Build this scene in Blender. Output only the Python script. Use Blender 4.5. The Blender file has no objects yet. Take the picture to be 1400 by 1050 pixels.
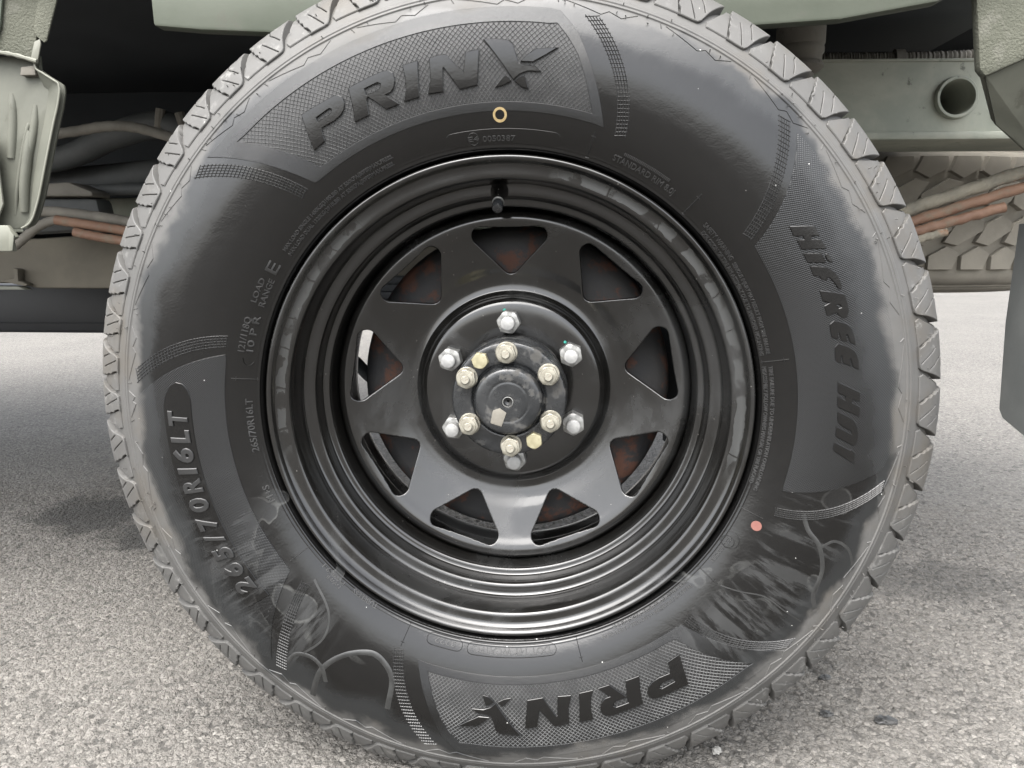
import bpy, bmesh, math, random
import numpy as np
from mathutils import Vector, Matrix

random.seed(7)
rng = np.random.default_rng(7)
R = math.radians
scene = bpy.context.scene
COL = scene.collection
AX = 0.372                       # height of the axle centre above the asphalt

# ------------------------------------------------------------------ camera
cam_d = bpy.data.cameras.new('camera')
cam_d.sensor_width = 36
cam_d.lens = 36 * 1056.1 / 1400
cam_d.clip_start = 0.02
cam_d.clip_end = 500
cam = bpy.data.objects.new('camera', cam_d)
COL.objects.link(cam)
cam.location = (0.0503, -0.7963, 0.139 + AX)
cam.rotation_euler = (R(90 - 9.77), 0, R(3.76))
scene.camera = cam

# ------------------------------------------------------------------ sky, sun, exposure
SUN_EL, SUN_AZ = 62, -22         # the sun stands behind the camera, a little to its left, behind thin cloud
world = bpy.data.worlds.new('World')
scene.world = world
world.use_nodes = True
wn = world.node_tree
wn.nodes.clear()
sky = wn.nodes.new('ShaderNodeTexSky')
sky.sky_type = 'NISHITA'
sky.sun_disc = False
sky.sun_elevation = R(SUN_EL)
sky.sun_rotation = R(180 - SUN_AZ)
sky.air_density = 1.0
sky.dust_density = 4.0
sky.ozone_density = 1.0
hsv = wn.nodes.new('ShaderNodeHueSaturation')
hsv.inputs['Saturation'].default_value = 0.22
bg = wn.nodes.new('ShaderNodeBackground')
bg.inputs['Strength'].default_value = 0.15
wo = wn.nodes.new('ShaderNodeOutputWorld')
wn.links.new(sky.outputs[0], hsv.inputs['Color'])
wn.links.new(hsv.outputs[0], bg.inputs['Color'])
wn.links.new(bg.outputs[0], wo.inputs['Surface'])

sun_d = bpy.data.lights.new('sun', 'SUN')
sun_d.energy = 1.5
sun_d.angle = R(72)
sun_d.color = (1.0, 0.965, 0.92)
sun = bpy.data.objects.new('sun', sun_d)
COL.objects.link(sun)
sun.rotation_euler = (R(90 - SUN_EL), 0, R(SUN_AZ))
sun.location = (0, -4, 6)

scene.view_settings.view_transform = 'Standard'
scene.view_settings.look = 'None'
scene.view_settings.exposure = 2.55
scene.view_settings.gamma = 1.0


# ------------------------------------------------------------------ object helpers
def link(o, parent=None):
    COL.objects.link(o)
    if parent is not None:
        o.parent = parent
    return o


def tag(o, label=None, cat=None, group=None, kind=None):
    for k, v in (('label', label), ('category', cat), ('group', group), ('kind', kind)):
        if v:
            o[k] = v
    return o


def empty(name, loc=(0, 0, 0)):
    o = bpy.data.objects.new(name, None)
    o.location = loc
    o.empty_display_size = 0.05
    return link(o)


def mesh_obj(name, verts, faces, mat, parent=None, angle=40):
    me = bpy.data.meshes.new(name)
    me.from_pydata([tuple(v) for v in verts], [], faces)
    me.update()
    if angle is not None:
        me.shade_smooth()
        if angle < 180:
            me.set_sharp_from_angle(angle=R(angle))
    if mat:
        me.materials.append(mat)
    return link(bpy.data.objects.new(name, me), parent)


def bm_obj(name, bm, mat, parent=None, angle=35):
    bmesh.ops.recalc_face_normals(bm, faces=bm.faces[:])
    me = bpy.data.meshes.new(name)
    bm.to_mesh(me)
    bm.free()
    if angle is not None:
        me.shade_smooth()
        me.set_sharp_from_angle(angle=R(angle))
    if mat:
        me.materials.append(mat)
    return link(bpy.data.objects.new(name, me), parent)


def prism(bm, poly, y0, y1, bevel=0.0, seg=2):
    """A polygon in the X-Z plane (metres) given thickness from y0 to y1, its edges rounded."""
    t = bmesh.new()
    a = [t.verts.new((x, y0, z)) for x, z in poly]
    b = [t.verts.new((x, y1, z)) for x, z in poly]
    n = len(poly)
    t.faces.new(a)
    t.faces.new(b[::-1])
    for i in range(n):
        t.faces.new((a[i], b[i], b[(i + 1) % n], a[(i + 1) % n]))
    bmesh.ops.recalc_face_normals(t, faces=t.faces[:])
    if bevel:
        bmesh.ops.bevel(t, geom=t.edges[:], offset=bevel, segments=seg, affect='EDGES', profile=0.5)
    merge(bm, t)


def merge(bm, t):
    me = bpy.data.meshes.new('tmp')
    t.to_mesh(me)
    t.free()
    bm.from_mesh(me)
    bpy.data.meshes.remove(me)


def box(bm, x0, x1, y0, y1, z0, z1, bevel=0.0):
    prism(bm, [(x0, z0), (x1, z0), (x1, z1), (x0, z1)], y0, y1, bevel)


def smooth_path(pts, n=8):
    p = [Vector(q) for q in pts]
    p = [p[0] * 2 - p[1]] + p + [p[-1] * 2 - p[-2]]
    out = []
    for i in range(1, len(p) - 2):
        for k in range(n):
            t = k / n
            a, b, c, d = p[i - 1], p[i], p[i + 1], p[i + 2]
            out.append(0.5 * ((2 * b) + (c - a) * t + (2 * a - 5 * b + 4 * c - d) * t * t + (3 * b - a - 3 * c + d) * t ** 3))
    out.append(p[-2])
    return out


def tube(bm, pts, rad, seg=14, n=8, rfun=None):
    path = smooth_path(pts, n) if n > 1 else [Vector(q) for q in pts]
    rings = []
    up = Vector((0, 0.3, 1)).normalized()
    for i, p in enumerate(path):
        t = (path[min(i + 1, len(path) - 1)] - path[max(i - 1, 0)]).normalized()
        if abs(t.dot(up)) > 0.95:
            up = Vector((0, 1, 0))
        s = t.cross(up).normalized()
        u = s.cross(t)
        r = rad * (rfun(i / (len(path) - 1)) if rfun else 1)
        rings.append([bm.verts.new(p + (s * math.cos(2 * math.pi * k / seg) + u * math.sin(2 * math.pi * k / seg)) * r) for k in range(seg)])
    for a, b in zip(rings, rings[1:]):
        for k in range(seg):
            bm.faces.new((a[k], a[(k + 1) % seg], b[(k + 1) % seg], b[k]))
    bm.faces.new(rings[0][::-1])
    bm.faces.new(rings[-1])


def lathe_y(prof, seg, close=False, caps=False, cx=0.0, cz=AX):
    """Turn a profile of (radius, y) about the wheel's axle."""
    prof = np.asarray(prof, float)
    n = len(prof)
    th = np.linspace(0, 2 * np.pi, seg, endpoint=False)
    V = np.empty((seg, n, 3))
    V[..., 0] = np.sin(th)[:, None] * prof[None, :, 0] + cx
    V[..., 1] = prof[None, :, 1]
    V[..., 2] = np.cos(th)[:, None] * prof[None, :, 0] + cz
    idx = np.arange(seg * n).reshape(seg, n)
    nx = np.roll(idx, -1, 0)
    F = np.stack([idx[:, :-1], idx[:, 1:], nx[:, 1:], nx[:, :-1]], -1).reshape(-1, 4).tolist()
    if caps:
        F.append(idx[:, 0].tolist())
        F.append(idx[::-1, -1].tolist())
    return V.reshape(-1, 3), F


def pchip(x, y, xs):
    """Monotone cubic through the points (x rising)."""
    x, y = np.asarray(x, float), np.asarray(y, float)
    h = np.diff(x)
    d = np.diff(y) / h
    m = np.zeros_like(y)
    for i in range(1, len(x) - 1):
        if d[i - 1] * d[i] > 0:
            w1, w2 = 2 * h[i] + h[i - 1], h[i] + 2 * h[i - 1]
            m[i] = (w1 + w2) / (w1 / d[i - 1] + w2 / d[i])
    m[0], m[-1] = d[0], d[-1]
    k = np.clip(np.searchsorted(x, xs) - 1, 0, len(h) - 1)
    t = (xs - x[k]) / h[k]
    return ((1 + 2 * t) * (1 - t) ** 2 * y[k] + t * (1 - t) ** 2 * h[k] * m[k]
            + t * t * (3 - 2 * t) * y[k + 1] + t * t * (t - 1) * h[k] * m[k + 1])


def spline2(pts, n):
    """Smooth curve through (r, y) points by chord length, n samples."""
    p = np.asarray(pts, float)
    c = np.concatenate([[0], np.cumsum(np.hypot(*np.diff(p, axis=0).T))])
    s = np.linspace(0, c[-1], n)
    return np.stack([pchip(c, p[:, 0], s), pchip(c, p[:, 1], s)], -1), s


# ------------------------------------------------------------------ material helpers
class NT:
    def __init__(self, name):
        self.m = bpy.data.materials.new(name)
        self.m.use_nodes = True
        self.t = self.m.node_tree
        self.b = self.t.nodes['Principled BSDF']
        self.out = self.t.nodes['Material Output']

    def new(self, kind, **kw):
        n = self.t.nodes.new(kind)
        for k, v in kw.items():
            setattr(n, k, v)
        return n

    def put(self, sock, v):
        if isinstance(v, bpy.types.NodeSocket):
            self.t.links.new(v, sock)
        elif isinstance(v, (tuple, list)):
            sock.default_value = tuple(v) if len(v) == len(sock.default_value) else tuple(v) + (1.0,)
        else:
            sock.default_value = v

    def obj(self, off=(0, 0, 0), scale=(1, 1, 1)):
        tc = self.new('ShaderNodeTexCoord')
        mp = self.new('ShaderNodeMapping')
        mp.inputs['Location'].default_value = off
        mp.inputs['Scale'].default_value = scale
        self.t.links.new(tc.outputs['Object'], mp.inputs['Vector'])
        return mp.outputs[0]

    def noise(self, vec, scale, detail=4, rough=0.55, dist=0.0):
        n = self.new('ShaderNodeTexNoise')
        self.put(n.inputs['Vector'], vec)
        n.inputs['Scale'].default_value = scale
        n.inputs['Detail'].default_value = detail
        n.inputs['Roughness'].default_value = rough
        n.inputs['Distortion'].default_value = dist
        return n.outputs['Fac']

    def voro(self, vec, scale, feature='F1', out='Distance', rand=1.0):
        n = self.new('ShaderNodeTexVoronoi', feature=feature)
        self.put(n.inputs['Vector'], vec)
        n.inputs['Scale'].default_value = scale
        n.inputs['Randomness'].default_value = rand
        return n.outputs[out]

    def math(self, op, a, b=0.0, c=None, clamp=False):
        n = self.new('ShaderNodeMath', operation=op, use_clamp=clamp)
        self.put(n.inputs[0], a)
        self.put(n.inputs[1], b)
        if c is not None:
            self.put(n.inputs[2], c)
        return n.outputs[0]

    def step(self, v, lo, hi, a=0.0, b=1.0):
        n = self.new('ShaderNodeMapRange', interpolation_type='SMOOTHSTEP')
        self.put(n.inputs['Value'], v)
        for k, x in zip(('From Min', 'From Max', 'To Min', 'To Max'), (lo, hi, a, b)):
            self.put(n.inputs[k], x)
        return n.outputs[0]

    def mix(self, f, a, b):
        n = self.new('ShaderNodeMix', data_type='RGBA')
        self.put(n.inputs[0], f)
        self.put(n.inputs[6], a)
        self.put(n.inputs[7], b)
        return n.outputs[2]

    def mixf(self, f, a, b):
        n = self.new('ShaderNodeMix', data_type='FLOAT')
        self.put(n.inputs[0], f)
        self.put(n.inputs[2], a)
        self.put(n.inputs[3], b)
        return n.outputs[0]

    def sep(self, vec):
        n = self.new('ShaderNodeSeparateXYZ')
        self.put(n.inputs[0], vec)
        return n.outputs

    def bump(self, h, strength=0.3, dist=0.001, normal=None):
        n = self.new('ShaderNodeBump')
        n.inputs['Strength'].default_value = strength
        n.inputs['Distance'].default_value = dist
        self.put(n.inputs['Height'], h)
        if normal is not None:
            self.put(n.inputs['Normal'], normal)
        return n.outputs[0]

    def set(self, **kw):
        for k, v in kw.items():
            self.put(self.b.inputs[k.replace('_', ' ')], v)
        return self.m


def polar(n):
    """Object space about the axle: position, radius, angle clockwise from the top as the camera sees it."""
    v = n.obj((0, 0, -AX))
    x, y, z = n.sep(v)
    r = n.math('SQRT', n.math('ADD', n.math('MULTIPLY', x, x), n.math('MULTIPLY', z, z)))
    th = n.math('ARCTAN2', x, z)
    return v, r, th, y


def rubber(name, hatch=0.0, block=False):
    n = NT(name)
    v, r, th, y = polar(n)
    big = n.noise(v, 5.5, 5, 0.6)
    mid = n.noise(v, 17, 6, 0.62, 0.4)
    fine = n.noise(v, 120, 4, 0.6)
    # the dressing was wiped on by hand: it stops short of the tread in an uneven edge
    edge = n.math('ADD', n.math('ADD', r, n.math('MULTIPLY', n.math('SUBTRACT', big, 0.5), 0.085)),
                  n.math('MULTIPLY', n.math('SUBTRACT', mid, 0.5), 0.03))
    dust = n.step(edge, 0.328, 0.339)
    film = n.math('MULTIPLY', n.step(edge, 0.306, 0.324), n.math('SUBTRACT', 1.0, dust))
    # drips and dried outlines of the dressing
    run = n.noise(v, 8.5, 2, 0.5, 1.6)
    line = n.math('SUBTRACT', 1.0, n.step(n.math('ABSOLUTE', n.math('SUBTRACT', run, 0.56)), 0.003, 0.016))
    where = n.math('MULTIPLY', n.step(n.noise(v, 3.3, 2, 0.5), 0.47, 0.56), n.step(n.sep(v)[2], -0.02, -0.12))
    drip = n.math('MULTIPLY', n.math('MULTIPLY', line, where), n.step(fine, 0.25, 0.6))
    patch = n.math('MULTIPLY', n.step(run, 0.56, 0.575), where)
    # brushed radial streaks where it dried on the lower left
    pv = n.new('ShaderNodeCombineXYZ')
    n.put(pv.inputs[0], n.math('MULTIPLY', th, 30.0))
    n.put(pv.inputs[1], n.math('MULTIPLY', r, 16.0))
    n.put(pv.inputs[2], mid)
    brush = n.math('ADD', n.noise(pv.outputs[0], 1.0, 5, 0.6), n.math('MULTIPLY', n.math('SUBTRACT', big, 0.5), 0.5))
    low = n.step(n.math('ADD', n.sep(v)[2], n.math('MULTIPLY', n.math('SUBTRACT', big, 0.5), 0.3)), -0.04, -0.16)
    streak = n.math('MULTIPLY', n.math('MULTIPLY', n.step(brush, 0.47, 0.60), low), n.math('MULTIPLY', n.step(r, 0.244, 0.268), n.step(r, 0.335, 0.305)))
    streak = n.math('MULTIPLY', streak, n.step(n.math('ABSOLUTE', th), 2.55, 2.40))
    speck = n.math('MULTIPLY', n.step(n.voro(v, 62), 0.040, 0.022), n.step(n.noise(v, 31, 2), 0.46, 0.52))
    dustcol = n.mix(mid, (0.038, 0.0375, 0.036), (0.082, 0.080, 0.076))
    dustcol = n.mix(n.step(n.noise(v, 11, 5, 0.65), 0.5, 0.68, 0.0, 0.6), dustcol, (0.056, 0.049, 0.039))
    col = n.mix(fine, (0.0020, 0.0020, 0.0020), (0.0036, 0.0035, 0.0034))
    col = n.mix(n.math('MULTIPLY', patch, 0.30), col, (0.030, 0.031, 0.031))
    col = n.mix(n.math('MULTIPLY', streak, 0.8), col, (0.022, 0.0225, 0.0225))
    col = n.mix(n.math('MULTIPLY', film, 0.14), col, (0.05, 0.055, 0.058))
    col = n.mix(n.math('MULTIPLY', drip, 0.5), col, (0.075, 0.076, 0.073))
    col = n.mix(n.math('MULTIPLY', dust, 0.9), col, dustcol)
    if block:
        scuff = n.math('MULTIPLY', n.step(n.noise(v, 85, 7, 0.75), 0.54, 0.66), n.step(n.noise(v, 9, 3), 0.38, 0.62))
        col = n.mix(n.math('MULTIPLY', scuff, 0.7), col, (0.14, 0.138, 0.132))
    col = n.mix(speck, col, (0.4, 0.4, 0.38))
    rough = n.mixf(mid, 0.08, 0.22)
    rough = n.mixf(n.math('MULTIPLY', patch, 0.6), rough, 0.5)
    rough = n.mixf(n.math('MULTIPLY', streak, 0.75), rough, 0.42)
    rough = n.mixf(film, rough, 0.34)
    rough = n.mixf(dust, rough, 0.62)
    nrm = n.bump(n.noise(v, 650, 3, 0.6), 0.10, 0.0006)
    nrm = n.bump(mid, 0.10, 0.004, nrm)
    if hatch:
        ph = n.math('ADD', n.math('MULTIPLY', th, 0.29), n.math('MULTIPLY', r, hatch))
        h1 = n.math('SINE', n.math('MULTIPLY', ph, 2 * math.pi / 0.0021))
        nrm = n.bump(h1, 0.22, 0.0003, nrm)
        if abs(hatch) < 2:
            ph2 = n.math('SUBTRACT', n.math('MULTIPLY', th, 0.29), n.math('MULTIPLY', r, hatch))
            nrm = n.bump(n.math('SINE', n.math('MULTIPLY', ph2, 2 * math.pi / 0.0021)), 0.22, 0.0003, nrm)
        rough = n.math('ADD', rough, 0.05)
        col = n.mix(0.12, col, (0.008, 0.0095, 0.0108))
    n.set(Base_Color=col, Roughness=rough, Normal=nrm, Specular_IOR_Level=0.40, Coat_Weight=n.math('MULTIPLY', n.math('SUBTRACT', 1.0, dust), 0.05),
          Coat_Roughness=0.16, Coat_IOR=1.5, Coat_Normal=nrm)
    return n.m


def rim_paint(name, residue=False, smear=0.0):
    n = NT(name)
    v, r, th, y = polar(n)
    a = n.noise(v, 9, 5, 0.6, 0.6)
    b = n.noise(v, 42, 5, 0.65)
    col = n.mix(b, (0.0028, 0.0028, 0.0027), (0.0056, 0.0053, 0.0048))
    rough = n.mixf(n.step(a, 0.42, 0.62), 0.09, 0.19)
    if smear:
        wet = n.step(n.noise(v, 8, 6, 0.62, 0.9), 0.42, 0.70)
        col = n.mix(n.math('MULTIPLY', wet, smear), col, (0.018, 0.0185, 0.0185))
        rough = n.mixf(wet, rough, 0.38)
    speck = n.step(n.voro(v, 140), 0.085, 0.05)
    keep = n.step(n.noise(v, 24, 2), 0.54, 0.62)
    col = n.mix(n.math('MULTIPLY', speck, n.math('MULTIPLY', keep, 0.7)), col, (0.14, 0.135, 0.125))
    if residue:
        # grey remains of a backing strip on the bead seat, cracked across, on two arcs of the flange
        wob = n.math('MULTIPLY', n.math('SUBTRACT', n.noise(v, 60, 3), 0.5), 0.006)
        rr = n.math('ADD', r, wob)
        band = n.math('MULTIPLY', n.step(rr, 0.2045, 0.2052), n.step(rr, 0.2128, 0.2120))
        arc = n.math('MAXIMUM',
                     n.math('MULTIPLY', n.step(th, 0.12, 0.30), n.step(th, 1.95, 1.72)),
                     n.math('MULTIPLY', n.step(th, -1.85, -1.7), n.math('MULTIPLY', n.step(th, -0.55, -0.72), 0.7)))
        cell = n.math('MULTIPLY', th, 17.0)
        wave = n.noise(v, 46, 3, 0.6)
        chip = n.step(n.math('ADD', wave, n.math('MULTIPLY', n.math('SINE', n.math('MULTIPLY', th, 37.0)), 0.10)), 0.36, 0.46)
        crack = n.step(n.math('ABSOLUTE', n.math('SINE', n.math('ADD', cell, n.math('MULTIPLY', n.noise(v, 12, 2), 9.0)))), 0.03, 0.12)
        res = n.math('MULTIPLY', n.math('MULTIPLY', band, arc), n.math('MULTIPLY', chip, crack))
        col = n.mix(n.math('MULTIPLY', res, 0.75), col, (0.022, 0.023, 0.0225))
        rough = n.mixf(res, rough, 0.42)
    nrm = n.bump(n.noise(v, 90, 2), 0.05, 0.001)
    nrm = n.bump(a, 0.04, 0.004, nrm)
    n.set(Base_Color=col, Roughness=rough, Normal=nrm, Specular_IOR_Level=0.55, Coat_Weight=0.15, Coat_Roughness=0.10, Coat_IOR=1.5)
    return n.m


def plain(name, c1, c2, rough=(0.5, 0.7), scale=20, metal=0.0, bump=0.2, bscale=200, bdist=0.0008,
          spots=None, spot_scale=30, spot_lo=0.55, spot_amt=0.8):
    n = NT(name)
    v = n.obj()
    a = n.noise(v, scale, 6, 0.62, 0.3)
    col = n.mix(n.step(a, 0.3, 0.7), c1, c2)
    rg = n.mixf(a, rough[0], rough[1])
    if spots:
        s = n.step(n.noise(v, spot_scale, 6, 0.68), spot_lo, spot_lo + 0.10)
        col = n.mix(n.math('MULTIPLY', s, spot_amt), col, spots)
        rg = n.mixf(s, rg, 0.85)
    nrm = n.bump(n.noise(v, bscale, 4, 0.6), bump, bdist)
    n.set(Base_Color=col, Roughness=rg, Normal=nrm, Metallic=metal)
    return n.m


M = {}
M['rubber'] = rubber('tyre_rubber')
M['block'] = rubber('tread_rubber', block=True)
M['print'] = plain('dry_rubber_print', (0.0049, 0.0049, 0.0049), (0.0083, 0.0083, 0.0081), (0.42, 0.55), 60, bump=0.05)
M['hatch'] = rubber('hatched_rubber', hatch=1.0)
M['lines'] = rubber('lined_rubber', hatch=6.0)
M['lattice'] = plain('scuffed_glint_rubber', (0.0361, 0.0370, 0.0370), (0.0682, 0.0690, 0.0682), (0.35, 0.5), 40, bump=0.1)  # pale ridge crests: scuffing plus their glint, put into the colour
M['bar'] = plain('bar_rubber', (0.010, 0.0102, 0.0102), (0.019, 0.019, 0.0188), (0.34, 0.46), 40, bump=0.1)
M['rim'] = rim_paint('rim_black_paint', residue=True, smear=0.4)
M['disc'] = rim_paint('disc_black_paint', smear=0.55)
M['hub'] = plain('hub_black_paint', (0.0064, 0.0072, 0.0080), (0.0160, 0.0168, 0.0176), (0.18, 0.36), 30, bump=0.25, bscale=130,
                 bdist=0.0012, spots=(0.0840, 0.0784, 0.0672), spot_scale=60, spot_lo=0.53, spot_amt=0.28)
M['drum'] = plain('rusty_drum', (0.0100, 0.0107, 0.0121), (0.0215, 0.0206, 0.0200), (0.6, 0.85), 25, bump=0.4, bscale=180,
                  spots=(0.0785, 0.0299, 0.0157), spot_scale=34, spot_lo=0.50, spot_amt=0.75)
M['zinc'] = plain('zinc_plate', (0.1506, 0.1506, 0.1455), (0.2609, 0.2609, 0.2509), (0.38, 0.6), 120, 0.75, 0.2, 300, 0.0004,
                  spots=(0.1004, 0.0904, 0.0753), spot_scale=160, spot_lo=0.58, spot_amt=0.6)
M['stud'] = plain('stud_end', (0.2066, 0.2066, 0.2025), (0.2727, 0.2727, 0.2645), (0.5, 0.7), 150, 0.35, 0.3, 300, 0.0003)
M['yellow_zinc'] = plain('cream_zinc', (0.1533, 0.1429, 0.1150), (0.2509, 0.2405, 0.2021), (0.4, 0.62), 140, 0.4, 0.25, 260, 0.0004,
                         spots=(0.1115, 0.0767, 0.0523), spot_scale=120, spot_lo=0.57, spot_amt=0.7)
M['yellow_bolt'] = plain('yellow_bolt', (0.1812, 0.1638, 0.1011), (0.2509, 0.2335, 0.1533), (0.4, 0.6), 140, 0.35, 0.25, 260, 0.0004,
                         spots=(0.1115, 0.0836, 0.0558), spot_scale=120, spot_lo=0.57, spot_amt=0.6)
M['rust'] = plain('rust_mark', (0.0574, 0.0258, 0.0103), (0.1263, 0.0689, 0.0344), (0.8, 0.95), 200, bump=0.5, bscale=400)
M['dot_red'] = plain('salmon_paint', (0.1015, 0.0327, 0.0246), (0.1146, 0.0442, 0.0327), (0.6, 0.7), 150, bump=0.1)
M['dot_yellow'] = plain('ochre_paint', (0.1848, 0.1286, 0.0522), (0.2491, 0.1888, 0.0884), (0.6, 0.7), 300, bump=0.1)
M['green'] = plain('dusty_green_paint', (0.0346, 0.0426, 0.0276), (0.0541, 0.0610, 0.0449), (0.55, 0.75), 7, bump=0.15, bscale=160,
                   spots=(0.0690, 0.0690, 0.0576), spot_scale=45, spot_lo=0.58, spot_amt=0.5)
M['seal'] = plain('textured_underseal', (0.0477, 0.0502, 0.0354), (0.0763, 0.0778, 0.0585), (0.75, 0.9), 10, bump=0.7, bscale=430, bdist=0.003,
                  spots=(0.1016, 0.1004, 0.0831), spot_scale=30, spot_lo=0.57, spot_amt=0.6)
M['sheet'] = plain('dusty_sheet_metal', (0.0430, 0.0447, 0.0335), (0.0679, 0.0697, 0.0542), (0.6, 0.8), 12, bump=0.2, bscale=120,
                   spots=(0.0294, 0.0282, 0.0195), spot_scale=26, spot_lo=0.58, spot_amt=0.6)
M['pale'] = plain('pale_bracket_paint', (0.0959, 0.0986, 0.0772), (0.1226, 0.1226, 0.1012), (0.5, 0.7), 14, bump=0.15, bscale=120)
M['rail'] = plain('dusty_chassis_paint', (0.1820, 0.1966, 0.1626), (0.2824, 0.2855, 0.2349), (0.65, 0.85), 9, bump=0.2, bscale=150,
                  spots=(0.0690, 0.0698, 0.0577), spot_scale=55, spot_lo=0.62, spot_amt=0.8)
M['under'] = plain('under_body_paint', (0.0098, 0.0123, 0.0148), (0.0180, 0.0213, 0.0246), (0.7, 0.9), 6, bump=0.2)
M['dark_beam'] = plain('dark_sill_paint', (0.0082, 0.0090, 0.0107), (0.0139, 0.0148, 0.0172), (0.45, 0.6), 6, bump=0.1)
M['tank'] = plain('dusty_tank', (0.0809, 0.0724, 0.0557), (0.1196, 0.1069, 0.0819), (0.75, 0.9), 6, bump=0.2)
M['hose'] = plain('dusty_hose', (0.0866, 0.0799, 0.0666), (0.1332, 0.1232, 0.1032), (0.7, 0.9), 25, bump=0.3, bscale=160,
                  spots=(0.0466, 0.0399, 0.0333), spot_scale=60, spot_lo=0.6)
M['pipe_dark'] = plain('dark_dusty_pipe', (0.0309, 0.0340, 0.0340), (0.0526, 0.0544, 0.0526), (0.6, 0.8), 25, bump=0.2)
M['copper'] = plain('rusty_pipe', (0.1162, 0.0605, 0.0365), (0.1589, 0.0922, 0.0585), (0.6, 0.85), 24, bump=0.5, bscale=140, bdist=0.002,
                    spots=(0.1279, 0.1107, 0.0810), spot_scale=40, spot_lo=0.54, spot_amt=0.6)
M['mud_pipe'] = plain('muddy_pipe', (0.1310, 0.1213, 0.0960), (0.1899, 0.1729, 0.1334), (0.8, 0.95), 30, bump=0.9, bscale=110, bdist=0.003,
                      spots=(0.1834, 0.0909, 0.0480), spot_scale=18, spot_lo=0.54, spot_amt=0.8)
M['flap'] = plain('grey_rubber_flap', (0.0930, 0.0985, 0.0962), (0.1258, 0.1313, 0.1269), (0.6, 0.8), 10, bump=0.15)
M['spare'] = plain('dusty_spare_rubber', (0.1224, 0.1121, 0.0917), (0.1738, 0.1593, 0.1306), (0.8, 0.95), 14, bump=0.3, bscale=200)
M['tar'] = plain('tar', (0.0060, 0.0060, 0.0060), (0.0250, 0.0250, 0.0240), (0.35, 0.7), 90, bump=0.6, bscale=150, bdist=0.003)
M['stone'] = plain('pale_stone', (0.1665, 0.1631, 0.1532), (0.2264, 0.2230, 0.2098), (0.7, 0.85), 60, bump=0.3, bscale=150)


def asphalt():
    n = NT('worn_asphalt')
    v0 = n.obj()
    w = n.new('ShaderNodeTexNoise')
    n.put(w.inputs['Vector'], v0)
    w.inputs['Scale'].default_value = 90
    va = n.new('ShaderNodeVectorMath', operation='MULTIPLY_ADD')
    n.put(va.inputs[0], w.outputs['Color'])
    va.inputs[1].default_value = (0.006, 0.006, 0.006)
    n.put(va.inputs[2], v0)
    v = va.outputs[0]
    d1 = n.voro(v, 175)
    e1 = n.voro(v, 175, 'DISTANCE_TO_EDGE')
    c1 = n.sep(n.voro(v, 175, 'F1', 'Color'))
    d2 = n.voro(v, 400)
    c2 = n.sep(n.voro(v, 400, 'F1', 'Color'))
    blot = n.noise(v0, 2.2, 5, 0.6)
    blot2 = n.noise(v0, 14, 4, 0.6)
    pit = n.step(n.math('ADD', n.noise(v0, 75, 3, 0.6), n.math('MULTIPLY', c1[1], 0.25)), 0.47, 0.58)   # 0 in the gaps between stones
    stone = n.mix(c1[0], (0.0733, 0.0686, 0.0623), (0.1247, 0.1171, 0.1069))
    stone = n.mix(n.step(c1[2], 0.94, 0.97), stone, (0.1455, 0.1378, 0.1256))
    sand = n.mix(c2[0], (0.0566, 0.0537, 0.0486), (0.1206, 0.1140, 0.1038))
    col = n.mix(n.step(c1[1], 0.35, 0.55), sand, stone)
    gap = n.math('MULTIPLY', n.math('SUBTRACT', 1.0, n.step(e1, 0.01, 0.09)), 0.5)
    col = n.mix(gap, col, (0.0250, 0.0239, 0.0218))
    col = n.mix(n.math('MULTIPLY', n.math('SUBTRACT', 1.0, pit), 0.72), col, (0.0266, 0.0255, 0.0236))
    col = n.mix(n.step(blot, 0.35, 0.7, 0.0, 0.25), col, (0.1247, 0.1171, 0.1053))
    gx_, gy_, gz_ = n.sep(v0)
    dark_spots = 0.0  # dark ragged-edged patches: damp stains on the left, darker asphalt on the right
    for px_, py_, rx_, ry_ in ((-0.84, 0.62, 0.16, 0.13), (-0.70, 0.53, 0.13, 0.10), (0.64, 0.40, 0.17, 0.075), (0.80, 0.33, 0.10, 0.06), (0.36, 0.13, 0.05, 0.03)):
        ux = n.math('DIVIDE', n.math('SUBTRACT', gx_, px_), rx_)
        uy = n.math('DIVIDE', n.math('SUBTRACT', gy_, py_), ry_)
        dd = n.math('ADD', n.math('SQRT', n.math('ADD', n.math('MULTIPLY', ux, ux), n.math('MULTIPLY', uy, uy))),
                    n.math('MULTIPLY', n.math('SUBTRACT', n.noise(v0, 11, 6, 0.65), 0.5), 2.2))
        dark_spots = n.math('MAXIMUM', dark_spots, n.step(dd, 1.15, 0.55))
    col = n.mix(n.math('MULTIPLY', dark_spots, n.step(gx_, 0.0, 0.2, 0.78, 0.45)), col, (0.0200, 0.0199, 0.0187))
    dome1 = n.math('SUBTRACT', 1.0, n.math('MULTIPLY', d1, d1))
    h = n.math('ADD', n.math('MULTIPLY', dome1, n.math('MULTIPLY_ADD', c1[1], 0.7, 0.3)),
               n.math('MULTIPLY', n.math('SUBTRACT', 1.0, d2), 0.35))
    h = n.math('MULTIPLY', h, n.math('MULTIPLY_ADD', pit, 0.65, 0.35))
    h = n.math('ADD', h, n.math('MULTIPLY', blot2, 0.6))
    ds = n.new('ShaderNodeDisplacement')
    n.put(ds.inputs['Height'], h)
    ds.inputs['Midlevel'].default_value = 1.45
    ds.inputs['Scale'].default_value = 0.0033
    n.t.links.new(ds.outputs[0], n.out.inputs['Displacement'])
    n.m.displacement_method = 'BOTH'
    n.set(Base_Color=col, Roughness=n.mixf(c2[1], 0.75, 0.95), Specular_IOR_Level=0.35)
    return n.m


M['asphalt'] = asphalt()


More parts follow.
